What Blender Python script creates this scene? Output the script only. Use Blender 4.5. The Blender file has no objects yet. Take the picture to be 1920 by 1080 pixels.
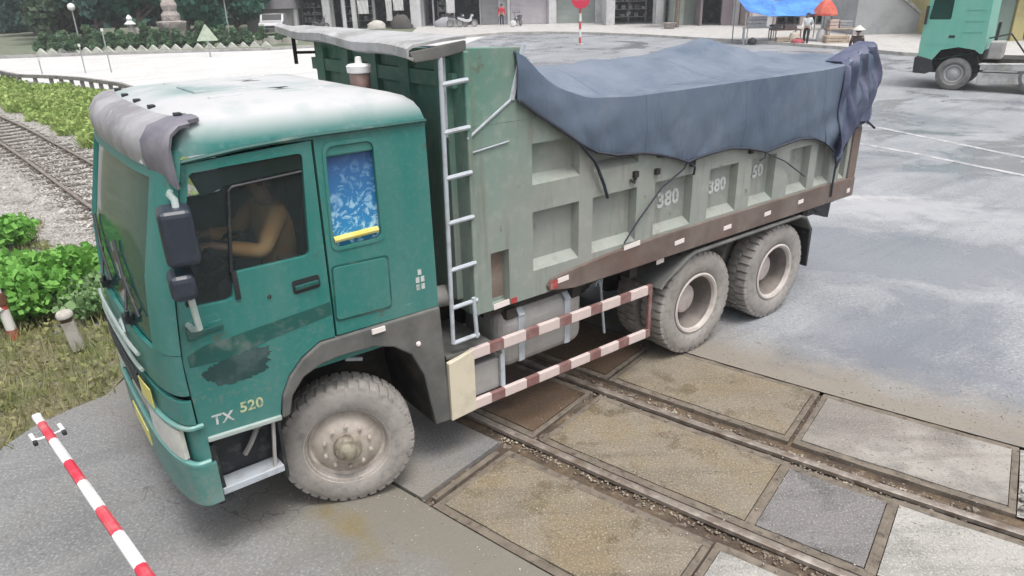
import bpy, bmesh, math, random
import numpy as np
from mathutils import Vector, Matrix, Euler
R_ = math.radians
SC = bpy.context.scene
COL = SC.collection
random.seed(7); RNG = np.random.default_rng(11)

# ------------------------------------------------------------------ camera
CAM_POS = Vector((0, 0, 3.4008534))
CR = Vector((0.99970688, -0.00922901, -0.02238244)); CU = Vector((0.0242105, 0.38108691, 0.92422217)); CF = Vector((0.0, 0.92449316, -0.38119864))
FPX = 1309.506
cam = bpy.data.objects.new('camera', bpy.data.cameras.new('camera')); COL.objects.link(cam)
cam.matrix_world = Matrix(((CR.x, CU.x, -CF.x, 0), (CR.y, CU.y, -CF.y, 0), (CR.z, CU.z, -CF.z, CAM_POS.z), (0, 0, 0, 1)))
cam.data.lens = 36 * FPX / 1920; cam.data.sensor_width = 36; cam.data.clip_end = 2000; cam.data.clip_start = 0.05
SC.camera = cam
# ------------------------------------------------------------------ sky and sun (overcast, brightly exposed)
SUN_EL, SUN_AZ = R_(70), R_(-150)
w = bpy.data.worlds.new('World'); SC.world = w; w.use_nodes = True
nt = w.node_tree; bg = nt.nodes['Background']; sky = nt.nodes.new('ShaderNodeTexSky')
sky.sky_type = 'NISHITA'; sky.sun_disc = False; sky.sun_elevation = SUN_EL; sky.sun_rotation = R_(150)
sky.air_density = 1.0; sky.dust_density = 6.0; sky.ozone_density = 0.6
hsv = nt.nodes.new('ShaderNodeHueSaturation'); hsv.inputs['Saturation'].default_value = 0.30
nt.links.new(sky.outputs[0], hsv.inputs['Color']); nt.links.new(hsv.outputs[0], bg.inputs[0]); bg.inputs[1].default_value = 0.15
sl = bpy.data.lights.new('sun', 'SUN'); sl.energy = 1.3; sl.angle = R_(20); sl.color = (1, .97, .93)
so = bpy.data.objects.new('sun', sl); COL.objects.link(so)
sd = Vector((math.cos(SUN_EL) * math.sin(R_(150)), -math.cos(SUN_EL) * abs(math.cos(R_(150))), math.sin(SUN_EL)))
so.rotation_euler = sd.to_track_quat('Z', 'Y').to_euler(); so.location = sd * 60
vs = SC.view_settings; vs.view_transform = 'Standard'; vs.look = 'None'; vs.gamma = 1; vs.exposure = 0.5; vs.use_curve_mapping = False

# ------------------------------------------------------------------ helpers
def H(y):                                  # the land rises gently beyond the crossing
    return 0.03 * min(max(y - 20, 0), 55)
def at(u, v, y):                           # point on the vertical plane y seen at pixel u, v of the 1920 wide photograph
    D = CF + CR * ((u - 960) / FPX) + CU * ((540 - v) / FPX)
    return CAM_POS + D * (y / D.y)
def px_x(u, y): return at(u, 40, y).x

def tag(o, label=None, cat=None, group=None, kind=None):
    if label: o['label'] = label
    if cat: o['category'] = cat
    if group: o['group'] = group
    if kind: o['kind'] = kind
    return o
def thing(name, label, cat, loc=(0, 0, 0), rz=0, group=None):
    o = bpy.data.objects.new(name, None); COL.objects.link(o)
    o.location = loc; o.rotation_euler = (0, 0, rz); o.empty_display_size = .2
    return tag(o, label, cat, group)
def copy_tree(o, parent=None):
    c = o.copy(); COL.objects.link(c)
    if parent: c.parent = parent
    for ch in list(o.children): copy_tree(ch, c)
    return c

class MB:
    def __init__(s): s.v = []; s.f = []
    def add(s, vs, fs):
        n = len(s.v); s.v += [tuple(p) for p in vs]; s.f += [tuple(i + n for i in f) for f in fs]; return s
    def box(s, x0, x1, y0, y1, z0, z1):
        return s.add([(x0, y0, z0), (x1, y0, z0), (x1, y1, z0), (x0, y1, z0), (x0, y0, z1), (x1, y0, z1), (x1, y1, z1), (x0, y1, z1)],
              [(0, 3, 2, 1), (4, 5, 6, 7), (0, 1, 5, 4), (1, 2, 6, 5), (2, 3, 7, 6), (3, 0, 4, 7)])
    def obox(s, c, size, rot=(0, 0, 0)):
        m = Euler(rot).to_matrix(); x, y, z = [a / 2 for a in size]
        P = [Vector(q) for q in ((-x, -y, -z), (x, -y, -z), (x, y, -z), (-x, y, -z), (-x, -y, z), (x, -y, z), (x, y, z), (-x, y, z))]
        return s.add([Vector(c) + m @ p for p in P], [(0, 3, 2, 1), (4, 5, 6, 7), (0, 1, 5, 4), (1, 2, 6, 5), (2, 3, 7, 6), (3, 0, 4, 7)])
    def bar(s, p, q, wd, ht):
        p, q = Vector(p), Vector(q); d = (q - p).normalized(); u = Vector((0, 0, 1)) if abs(d.z) < .95 else Vector((0, 1, 0))
        a = d.cross(u).normalized() * wd / 2; b = a.cross(d).normalized() * ht / 2
        V = [p - a - b, p + a - b, p + a + b, p - a + b, q - a - b, q + a - b, q + a + b, q - a + b]
        return s.add(V, [(0, 3, 2, 1), (4, 5, 6, 7), (0, 1, 5, 4), (1, 2, 6, 5), (2, 3, 7, 6), (3, 0, 4, 7)])
    def tube(s, pts, r, n=8, cap=True):
        pts = [Vector(p) for p in pts]; rr = r if isinstance(r, (list, tuple)) else [r] * len(pts)
        rings = []; pa = None
        for i, p in enumerate(pts):
            d = (pts[min(i + 1, len(pts) - 1)] - pts[max(i - 1, 0)])
            d = d.normalized() if d.length > 1e-9 else Vector((0, 0, 1))
            if pa is None:
                u = Vector((0, 0, 1)) if abs(d.z) < .9 else Vector((1, 0, 0)); a = d.cross(u).normalized()
            else:
                a = pa - d * pa.dot(d); a = a.normalized() if a.length > 1e-6 else d.orthogonal().normalized()
            pa = a; b = d.cross(a)
            rings.append([p + (a * math.cos(t) + b * math.sin(t)) * rr[i] for t in [2 * math.pi * k / n for k in range(n)]])
        V = [p for r_ in rings for p in r_]; F = []
        for i in range(len(pts) - 1):
            for k in range(n):
                k2 = (k + 1) % n; F.append((i * n + k, i * n + k2, (i + 1) * n + k2, (i + 1) * n + k))
        if cap: F += [tuple(range(n - 1, -1, -1)), tuple((len(pts) - 1) * n + k for k in range(n))]
        return s.add(V, F)
    def lathe(s, prof, n=32, axis='Y', c=(0, 0, 0), cap0=False, cap1=False):
        V = []; F = []
        for r, h in prof:
            for k in range(n):
                t = 2 * math.pi * k / n
                if axis == 'Y': V.append((c[0] + r * math.cos(t), c[1] + h, c[2] + r * math.sin(t)))
                elif axis == 'X': V.append((c[0] + h, c[1] + r * math.cos(t), c[2] + r * math.sin(t)))
                else: V.append((c[0] + r * math.cos(t), c[1] + r * math.sin(t), c[2] + h))
        for i in range(len(prof) - 1):
            for k in range(n):
                k2 = (k + 1) % n; F.append((i * n + k, i * n + k2, (i + 1) * n + k2, (i + 1) * n + k))
        if cap0: F.append(tuple(range(n)))
        if cap1: F.append(tuple((len(prof) - 1) * n + k for k in range(n)))
        return s.add(V, F)
    def prism(s, poly, axis, a, b):
        n = len(poly)
        def P(q, h):
            return {'Y': (q[0], h, q[1]), 'X': (h, q[0], q[1]), 'Z': (q[0], q[1], h)}[axis]
        V = [P(q, a) for q in poly] + [P(q, b) for q in poly]
        F = [tuple(range(n)), tuple(range(2 * n - 1, n - 1, -1))] + [(i, (i + 1) % n, n + (i + 1) % n, n + i) for i in range(n)]
        return s.add(V, F)
    def grid(s, rows, closed=False):
        n = len(rows[0]); V = [p for r_ in rows for p in r_]; F = []
        for i in range(len(rows) - 1):
            for k in range(n if closed else n - 1):
                k2 = (k + 1) % n; F.append((i * n + k, i * n + k2, (i + 1) * n + k2, (i + 1) * n + k))
        return s.add(V, F)
    def shell(s, rows, t):                 # a grid with thickness: offset along vertex normals, rim closed
        rows = [[Vector(p) for p in r_] for r_ in rows]; m = len(rows); n = len(rows[0]); back = []
        for i in range(m):
            br = []
            for k in range(n):
                a = rows[min(i + 1, m - 1)][k] - rows[max(i - 1, 0)][k]; b = rows[i][min(k + 1, n - 1)] - rows[i][max(k - 1, 0)]
                nn = a.cross(b); nn = nn.normalized() if nn.length > 1e-9 else Vector((0, 0, 1)); br.append(rows[i][k] + nn * t)
            back.append(br)
        s.grid(rows); s.grid([list(reversed(r_)) for r_ in back])
        s.grid([rows[0], back[0]]); s.grid([back[-1], rows[-1]])
        s.grid([[r_[0] for r_ in back], [r_[0] for r_ in rows]]); s.grid([[r_[-1] for r_ in rows], [r_[-1] for r_ in back]])
        return s
    def build(s, name, mat=None, parent=None, smooth=None, bevel=0, merge=False, seg=2):
        me = bpy.data.meshes.new(name); me.from_pydata(s.v, [], s.f); me.update()
        bm = bmesh.new(); bm.from_mesh(me)
        if merge: bmesh.ops.remove_doubles(bm, verts=bm.verts, dist=1e-4)
        bmesh.ops.recalc_face_normals(bm, faces=bm.faces)
        bm.to_mesh(me); bm.free()
        if smooth:
            me.polygons.foreach_set('use_smooth', [True] * len(me.polygons)); me.set_sharp_from_angle(angle=R_(smooth))
        o = bpy.data.objects.new(name, me); COL.objects.link(o)
        if mat: me.materials.append(mat)
        if parent: o.parent = parent
        if bevel:
            b = o.modifiers.new('bevel', 'BEVEL'); b.width = bevel; b.segments = seg; b.limit_method = 'ANGLE'; b.angle_limit = R_(40)
            b.harden_normals = False
        return o

def raw_mesh(name, V, F, mat, parent=None):
    me = bpy.data.meshes.new(name); V = np.asarray(V, np.float32); F = np.asarray(F, np.int32)
    me.vertices.add(len(V)); me.vertices.foreach_set('co', V.ravel())
    k = F.shape[1]; me.loops.add(F.size); me.loops.foreach_set('vertex_index', F.ravel())
    me.polygons.add(len(F)); me.polygons.foreach_set('loop_start', np.arange(0, F.size, k, dtype=np.int32)); me.polygons.foreach_set('loop_total', np.full(len(F), k, np.int32))
    me.update(calc_edges=True); o = bpy.data.objects.new(name, me); COL.objects.link(o)
    if mat: me.materials.append(mat)
    if parent: o.parent = parent
    return o

# ------------------------------------------------------------------ materials
def N(t, typ, **kw):
    n = t.nodes.new(typ)
    for k, v in kw.items():
        if k in n.inputs.keys(): n.inputs[k].default_value = v
        else: setattr(n, k, v)
    return n
def new_mat(name):
    m = bpy.data.materials.new(name); m.use_nodes = True; return m, m.node_tree, m.node_tree.nodes['Principled BSDF']
def mixc(t, fac, a, b):
    m = t.nodes.new('ShaderNodeMix'); m.data_type = 'RGBA'
    for i, x in ((0, fac), (6, a), (7, b)):
        if hasattr(x, 'links') or hasattr(x, 'is_output'): t.links.new(x, m.inputs[i])
        elif i == 0: m.inputs[0].default_value = x
        else: m.inputs[i].default_value = (*x, 1)
    return m.outputs[2]
def noise(t, co, scale, detail=6, rough=.6, lo=.4, hi=.6, dist=0):
    n = N(t, 'ShaderNodeTexNoise', Scale=scale, Detail=detail, Roughness=rough, Distortion=dist); t.links.new(co, n.inputs['Vector'])
    r = N(t, 'ShaderNodeMapRange'); r.inputs[1].default_value = lo; r.inputs[2].default_value = hi; r.clamp = True
    t.links.new(n.outputs['Fac'], r.inputs[0]); return r.outputs[0]
def math_(t, op, a, b=None):
    m = N(t, 'ShaderNodeMath', operation=op)
    for i, x in enumerate((a, b)):
        if x is None: continue
        if hasattr(x, 'is_output'): t.links.new(x, m.inputs[i])
        else: m.inputs[i].default_value = x
    return m.outputs[0]
def coords(t, world=False):
    if world: return N(t, 'ShaderNodeNewGeometry').outputs['Position']
    return N(t, 'ShaderNodeTexCoord').outputs['Object']
def mat(name, base, rough=.6, layers=(), bump=None, metal=0, spec=.5, world=False, coat=0):
    """base colour plus layers (colour, scale, lo, hi[, strength]) of noise-shaped wear"""
    m, t, p = new_mat(name); co = coords(t, world); c = tuple(base)
    for L in layers:
        f = noise(t, co, L[1], lo=L[2], hi=L[3])
        if len(L) > 4: f = math_(t, 'MULTIPLY', f, L[4])
        c = mixc(t, f, c, L[0])
    if hasattr(c, 'is_output'): t.links.new(c, p.inputs['Base Color'])
    else: p.inputs['Base Color'].default_value = (*c, 1)
    p.inputs['Roughness'].default_value = rough; p.inputs['Metallic'].default_value = metal; p.inputs['Specular IOR Level'].default_value = spec
    if coat: p.inputs['Coat Weight'].default_value = coat; p.inputs['Coat Roughness'].default_value = .1
    if bump:
        n = N(t, 'ShaderNodeTexNoise', Scale=bump[0], Detail=6); t.links.new(co, n.inputs['Vector'])
        b = N(t, 'ShaderNodeBump', Strength=bump[1], Distance=bump[2] if len(bump) > 2 else .02); t.links.new(n.outputs['Fac'], b.inputs['Height']); t.links.new(b.outputs[0], p.inputs['Normal'])
    return m
def zfade(t, co, z0, z1, axis='Z'):
    s_ = N(t, 'ShaderNodeSeparateXYZ'); t.links.new(co, s_.inputs[0]); r = N(t, 'ShaderNodeMapRange'); r.clamp = True
    r.inputs[1].default_value = z0; r.inputs[2].default_value = z1; t.links.new(s_.outputs[axis], r.inputs[0]); return r.outputs[0]

DUST = (.40, .37, .335)
TEAL = (.012, .165, .145)
def paint(name, base, dust=DUST, amt=.35, low=None, rough=.35, top=None, spec=.5, spl=False):
    """vehicle paint with grime: dust streaks, splash dirt below z=low, settled dust above z=top"""
    m, t, p = new_mat(name); co = coords(t)
    st = N(t, 'ShaderNodeMapping'); st.inputs['Scale'].default_value = (1, 1, .25); t.links.new(co, st.inputs[0])
    f = math_(t, 'MULTIPLY', noise(t, st.outputs[0], 2.2, lo=.36, hi=.75), amt)
    fine = math_(t, 'MULTIPLY', noise(t, co, 26, lo=.5, hi=.75), amt * .5)
    f = math_(t, 'ADD', f, fine)
    if low is not None:
        g = math_(t, 'SUBTRACT', 1.0, zfade(t, co, low[0], low[1])); g = math_(t, 'MULTIPLY', g, noise(t, co, 5, lo=.25, hi=.7)); f = math_(t, 'MAXIMUM', f, math_(t, 'MULTIPLY', g, .6))
    if top is not None:
        g = math_(t, 'MULTIPLY', zfade(t, co, top[0], top[1]), noise(t, co, 1.6, lo=.1, hi=.55)); f = math_(t, 'MAXIMUM', f, math_(t, 'MULTIPLY', g, .97))
    f2 = N(t, 'ShaderNodeClamp'); t.links.new(f, f2.inputs[0]); cc = mixc(t, f2.outputs[0], base, dust)
    if spl:                                # thrown mud spots, scratches, rust blooms
        g = math_(t, 'SUBTRACT', 1.0, zfade(t, co, .6, 1.7)); sp = math_(t, 'MULTIPLY', noise(t, co, 42, detail=2, lo=.56, hi=.62), g); sp = math_(t, 'MULTIPLY', sp, noise(t, co, 3, lo=.4, hi=.6)); cc = mixc(t, math_(t, 'MULTIPLY', sp, .8), cc, (.24, .21, .17))
        sc = N(t, 'ShaderNodeMapping'); sc.inputs['Scale'].default_value = (2, 2, 40); sc.inputs['Rotation'].default_value = (0, .08, 0); t.links.new(co, sc.inputs[0]); s2 = math_(t, 'MULTIPLY', noise(t, sc.outputs[0], 2, lo=.66, hi=.70), noise(t, co, 1.7, lo=.5, hi=.6)); cc = mixc(t, math_(t, 'MULTIPLY', s2, .6), cc, tuple(min(1, x * 2 + .12) for x in base))
        ru = math_(t, 'MULTIPLY', noise(t, co, 7, lo=.66, hi=.72), .7); cc = mixc(t, ru, cc, (.11, .075, .05))
    t.links.new(cc, p.inputs['Base Color'])
    r = N(t, 'ShaderNodeMapRange'); r.inputs[3].default_value = rough; r.inputs[4].default_value = .8; t.links.new(f2.outputs[0], r.inputs[0]); t.links.new(r.outputs[0], p.inputs['Roughness'])
    p.inputs['Specular IOR Level'].default_value = spec
    n = N(t, 'ShaderNodeTexNoise', Scale=3.0, Detail=3); t.links.new(co, n.inputs['Vector'])
    b = N(t, 'ShaderNodeBump', Strength=.12, Distance=.03); t.links.new(n.outputs['Fac'], b.inputs['Height']); t.links.new(b.outputs[0], p.inputs['Normal'])
    return m
def glass(name, tint, mixf=.35, body=(.02, .04, .04)):
    m, t, p = new_mat(name); p.inputs['Base Color'].default_value = (*body, 1); p.inputs['Roughness'].default_value = .06; p.inputs['Specular IOR Level'].default_value = .8
    tr = N(t, 'ShaderNodeBsdfTransparent'); tr.inputs[0].default_value = (*tint, 1)
    mx = N(t, 'ShaderNodeMixShader'); mx.inputs[0].default_value = mixf; t.links.new(tr.outputs[0], mx.inputs[1]); t.links.new(p.outputs[0], mx.inputs[2])
    t.links.new(mx.outputs[0], t.nodes['Material Output'].inputs[0]); return m
def stripes(name, axis, period, duty, a, b, phase=0, slant=0, rough=.5):
    m, t, p = new_mat(name); co = coords(t); s_ = N(t, 'ShaderNodeSeparateXYZ'); t.links.new(co, s_.inputs[0])
    v = math_(t, 'ADD', math_(t, 'DIVIDE', s_.outputs[axis], period), phase + 100)
    if slant: v = math_(t, 'ADD', v, math_(t, 'MULTIPLY', s_.outputs['Z'], slant))
    fr = math_(t, 'FRACT', v); g = math_(t, 'LESS_THAN', fr, duty)
    dirt = noise(t, co, 9, lo=.45, hi=.8)
    c = mixc(t, g, b, a); c = mixc(t, math_(t, 'MULTIPLY', dirt, .5), c, DUST)
    t.links.new(c, p.inputs['Base Color']); p.inputs['Roughness'].default_value = rough; return m
def leaf_mat(name, a, b, scale=1.3):
    m, t, p = new_mat(name); co = coords(t, True)
    n = N(t, 'ShaderNodeNewGeometry'); c = mixc(t, noise(t, co, scale, lo=.35, hi=.65), a, b)
    c = mixc(t, math_(t, 'MULTIPLY', n.outputs['Random Per Island'], .5), c, tuple(min(1, x * 1.7) for x in b))
    t.links.new(c, p.inputs['Base Color']); p.inputs['Roughness'].default_value = .6; p.inputs['Specular IOR Level'].default_value = .2
    tr = N(t, 'ShaderNodeBsdfTranslucent'); t.links.new(c, tr.inputs[0]); mx = N(t, 'ShaderNodeMixShader'); mx.inputs[0].default_value = .25
    t.links.new(p.outputs[0], mx.inputs[1]); t.links.new(tr.outputs[0], mx.inputs[2]); t.links.new(mx.outputs[0], t.nodes['Material Output'].inputs[0]); return m

M = {}
M['cab'] = paint('cab_paint', TEAL, dust=(.27, .315, .295), amt=.25, low=(.55, 1.45), spl=True)
M['roof'] = paint('cab_roof_paint', TEAL, dust=(.46, .46, .47), amt=.3, top=(2.70, 2.835))
M['dark_band'] = mat('dark_band', (.012, .085, .075), .4, [(DUST, 7, .5, .8, .4)])
def body_paint():
    m, t, p = new_mat('dump_body_paint'); co = coords(t); gx = zfade(t, co, -2.1, -.9, 'X'); gz = zfade(t, co, 1.9, 2.9)
    g = math_(t, 'MULTIPLY', gx, math_(t, 'ADD', math_(t, 'MULTIPLY', gz, .8), .25))
    g = math_(t, 'ADD', g, math_(t, 'MULTIPLY', noise(t, co, 2.0, lo=.4, hi=.7), .18)); cl = N(t, 'ShaderNodeClamp'); t.links.new(g, cl.inputs[0])
    c = mixc(t, cl.outputs[0], (.275, .288, .265), (.085, .215, .165)); c = mixc(t, math_(t, 'MULTIPLY', noise(t, co, 9, lo=.5, hi=.75), .45), c, (.37, .37, .335)); c = mixc(t, math_(t, 'MULTIPLY', noise(t, co, 1.4, lo=.55, hi=.75), .4), c, (.22, .22, .19))
    stv = N(t, 'ShaderNodeMapping'); stv.inputs['Scale'].default_value = (5, 5, .5); t.links.new(co, stv.inputs[0]); c = mixc(t, math_(t, 'MULTIPLY', noise(t, stv.outputs[0], 2.2, lo=.55, hi=.72), .55), c, (.16, .145, .12))
    c = mixc(t, math_(t, 'MULTIPLY', noise(t, co, 6, lo=.66, hi=.73), .7), c, (.12, .075, .05))
    t.links.new(c, p.inputs['Base Color']); p.inputs['Roughness'].default_value = .6
    n = N(t, 'ShaderNodeTexNoise', Scale=3.0, Detail=3); t.links.new(co, n.inputs['Vector']); b = N(t, 'ShaderNodeBump', Strength=.2, Distance=.03); t.links.new(n.outputs['Fac'], b.inputs['Height']); t.links.new(b.outputs[0], p.inputs['Normal']); return m
M['body_front'] = body_paint()
M['tyre'] = mat('dusty_tyre', (.24, .225, .21), .9, [((.36, .335, .315), 3, .4, .7), ((.12, .115, .11), 14, .5, .75, .7)], bump=(60, .3, .01))
M['rim'] = mat('dusty_rim', (.42, .375, .33), .75, [((.22, .18, .15), 8, .45, .7, .7), ((.55, .50, .45), 20, .5, .7, .5)])
M['rear_rim'] = mat('pale_rear_rim', (.50, .46, .43), .7, [((.3, .26, .23), 9, .48, .7, .7)])
M['black'] = mat('black_plastic', (.018, .02, .024), .5, [(DUST, 12, .55, .8, .25)])
M['mirror'] = mat('mirror_housing', (.022, .03, .045), .4, [(DUST, 6, .5, .85, .12)])
M['fender'] = mat('grey_fender', (.085, .088, .085), .65, [((.22, .21, .19), 4, .4, .75, .6)], bump=(20, .1))
M['chassis'] = mat('dark_chassis', (.02, .019, .018), .8, [((.09, .075, .06), 5, .45, .7, .6)])
M['rail'] = mat('brown_rail', (.12, .088, .075), .75, [((.20, .17, .15), 3, .4, .7, .8), ((.17, .08, .065), 1.2, .5, .7, .6)])
M['tank'] = mat('dusty_tank', (.36, .35, .34), .6, [((.22, .2, .18), 4, .45, .7, .6)], metal=.1)
M['ladder'] = mat('ladder_grey', (.42, .46, .50), .5, [((.2, .18, .16), 9, .5, .7, .5)])
M['cream'] = mat('cream_plate', (.60, .55, .43), .6, [((.35, .3, .24), 5, .5, .75, .6)])
M['visor_pale'] = mat('dusty_pale_visor', (.34, .335, .35), .6, [((.18, .175, .19), 3, .42, .65, .8), ((.46, .46, .46), 14, .5, .7, .5)])
M['visor'] = mat('grey_visor', (.13, .125, .155), .5, [((.32, .31, .33), 3, .4, .7, .7)])
M['trim'] = mat('silver_trim', (.45, .52, .50), .3, [((.2, .3, .28), 8, .5, .7, .5)], metal=.3)
M['chrome'] = mat('chrome', (.75, .78, .8), .2, metal=.9)
M['interior'] = mat('cab_interior', (.055, .058, .06), .8, [((.06, .06, .06), 5, .4, .6)])
M['lamp'] = mat('lamp_lens', (.62, .62, .56), .15, [((.4, .4, .36), 12, .45, .7, .6)], coat=.6)
M['glass'] = glass('door_glass', (.92, .94, .94), .17, (.06, .078, .082))
M['screen'] = glass('windscreen_glass', (.42, .60, .56), .84, (.028, .10, .09))
M['white'] = mat('white_plastic', (.7, .7, .7), .5)
M['text'] = mat('white_lettering', (.52, .54, .53), .6, [((.24, .27, .25), 26, .52, .64, .8)])
M['ytext'] = mat('faded_yellow_lettering', (.46, .49, .29), .6, [((.12, .22, .18), 26, .52, .64, .85)])
M['rust'] = mat('rusty_patch', (.17, .13, .105), .8, [((.25, .2, .17), 6, .4, .7)])
M['reflector'] = mat('white_reflector', (.75, .68, .66), .35)
M['redrefl'] = mat('red_reflector', (.35, .05, .05), .4, [(DUST, 9, .5, .7, .5)])
M['scuff'] = mat('scuffed_dark_panel', (.014, .05, .05), .6, [((.06, .10, .10), 6, .45, .6, .8)])
M['yellow'] = mat('yellow_strip', (.62, .55, .12), .5, [((.7, .7, .5), 10, .4, .7, .5)])
M['rope'] = mat('dark_rope', (.03, .035, .05), .8)
M['teal_clean'] = mat('teal_trim', (.015, .13, .115), .4, [(DUST, 5, .5, .8, .3)])
def decal():
    m, t, p = new_mat('blue_window_sticker'); co = coords(t)
    mp = N(t, 'ShaderNodeMapping'); mp.inputs['Scale'].default_value = (1, 1, 1); t.links.new(co, mp.inputs[0])
    v = noise(t, mp.outputs[0], 11, lo=.5, hi=.6, dist=1.5); z = zfade(t, co, 2.5, 2.05); f = math_(t, 'MULTIPLY', v, math_(t, 'ADD', math_(t, 'MULTIPLY', z, .9), .05))
    c = mixc(t, zfade(t, co, 2.5, 2.1), (.035, .10, .25), (.03, .22, .48)); c = mixc(t, f, c, (.42, .66, .80))
    t.links.new(c, p.inputs['Base Color']); p.inputs['Roughness'].default_value = .25; return m
M['decal'] = decal()
def tarp_mat():
    m, t, p = new_mat('blue_grey_tarpaulin'); co = coords(t)
    st = N(t, 'ShaderNodeMapping'); st.inputs['Scale'].default_value = (1, 1.2, 1); t.links.new(co, st.inputs[0])
    c = mixc(t, noise(t, st.outputs[0], 1.1, lo=.35, hi=.7), (.070, .102, .150), (.10, .132, .182)); c = mixc(t, math_(t, 'MULTIPLY', noise(t, co, 3.5, lo=.5, hi=.8), .5), c, (.165, .185, .23))
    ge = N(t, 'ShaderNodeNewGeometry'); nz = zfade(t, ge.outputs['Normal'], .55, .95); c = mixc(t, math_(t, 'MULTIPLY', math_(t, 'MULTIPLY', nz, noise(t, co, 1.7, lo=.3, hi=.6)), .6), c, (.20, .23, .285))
    sp = N(t, 'ShaderNodeSeparateXYZ'); t.links.new(co, sp.inputs[0]); sm_ = math_(t, 'FRACT', math_(t, 'DIVIDE', math_(t, 'ADD', sp.outputs[0], 20.3), 1.35)); se = math_(t, 'LESS_THAN', sm_, .012); c = mixc(t, math_(t, 'MULTIPLY', se, .55), c, (.06, .075, .115))
    t.links.new(c, p.inputs['Base Color']); p.inputs['Roughness'].default_value = .5; p.inputs['Specular IOR Level'].default_value = .5
    n = N(t, 'ShaderNodeTexNoise', Scale=2.2, Detail=4, Distortion=.3); t.links.new(co, n.inputs['Vector']); b = N(t, 'ShaderNodeBump', Strength=.22, Distance=.10); t.links.new(n.outputs['Fac'], b.inputs['Height'])
    fo = N(t, 'ShaderNodeMapping'); fo.inputs['Rotation'].default_value = (0, .6, 0); fo.inputs['Scale'].default_value = (6, 2, 1.3); t.links.new(co, fo.inputs[0]); n2 = N(t, 'ShaderNodeTexNoise', Scale=1.8, Detail=5, Distortion=1.2); n2.noise_type = 'RIDGED_MULTIFRACTAL'; t.links.new(fo.outputs[0], n2.inputs['Vector'])
    b2 = N(t, 'ShaderNodeBump', Strength=.30, Distance=.035); t.links.new(n2.outputs['Fac'], b2.inputs['Height']); t.links.new(b.outputs[0], b2.inputs['Normal']); t.links.new(b2.outputs[0], p.inputs['Normal'])
    return m
M['tarp'] = tarp_mat()
M['guard'] = stripes('red_white_guard', 'X', .36, .62, (.60, .50, .48), (.20, .10, .095), .1)
M['boom'] = stripes('red_white_boom', 'X', .58, .46, (.55, .03, .06), (.72, .72, .74), -.17)
M['post_rw'] = stripes('red_white_post', 'Z', .42, .42, (.38, .06, .04), (.66, .64, .62), .35)
M['pole_rw'] = stripes('red_white_pole', 'Z', .9, .5, (.50, .07, .08), (.70, .72, .68), 0)

# ================================================================== GROUND, ROADS, CROSSING
TU = Vector((.72, -.694, 0)).normalized(); TN = Vector((-TU.y, TU.x, 0))
TC = (2.30719312e-04, 1.24665404e-02, 1.48983243e-01, 4.50491382e+00)
def tcen(s):
    if s > 0: return TC[3] + TC[2] * s, TC[2]
    if s < -28:
        b = -28; v = ((TC[0] * b + TC[1]) * b + TC[2]) * b + TC[3]; dv = (3 * TC[0] * b + 2 * TC[1]) * b + TC[2]; return v + dv * (s - b), dv
    return ((TC[0] * s + TC[1]) * s + TC[2]) * s + TC[3], (3 * TC[0] * s + 2 * TC[1]) * s + TC[2]
def tp(s, n, z=0.0, rise=True):            # point of the track: s along, n across (n>0 away from the camera)
    v, dv = tcen(s); d = Vector((1, dv, 0)).normalized(); q = TU * s + TN * v; nn = TU * (-d.y) + TN * d.x; q = q + nn * n
    return Vector((q.x, q.y, z + (H(q.y) if rise else 0)))

def flat(name, poly, z, m, thick=0.0, kind='structure'):
    """a sheet over a plan polygon, cut where the land starts to rise, laid z above the land"""
    bm = bmesh.new(); f = bm.faces.new([bm.verts.new((x, y, 0)) for x, y in poly])
    if f.normal.z < 0: f.normal_flip()
    for yy in (20, 75):
        bmesh.ops.bisect_plane(bm, geom=bm.verts[:] + bm.edges[:] + bm.faces[:], plane_co=(0, yy, 0), plane_no=(0, 1, 0))
    bmesh.ops.triangulate(bm, faces=bm.faces[:])
    if thick:
        r = bmesh.ops.extrude_face_region(bm, geom=bm.faces[:]); top = [g for g in r['geom'] if isinstance(g, bmesh.types.BMVert)]
        for v in top: v.co.z += thick
    for v in bm.verts: v.co.z += z + H(v.co.y)
    bmesh.ops.recalc_face_normals(bm, faces=bm.faces)
    if not thick:
        for f in bm.faces:
            if f.normal.z < 0: f.normal_flip()
    me = bpy.data.meshes.new(name); bm.to_mesh(me); bm.free(); me.materials.append(m)
    o = bpy.data.objects.new(name, me); COL.objects.link(o)
    if kind: o['kind'] = kind
    return o

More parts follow.
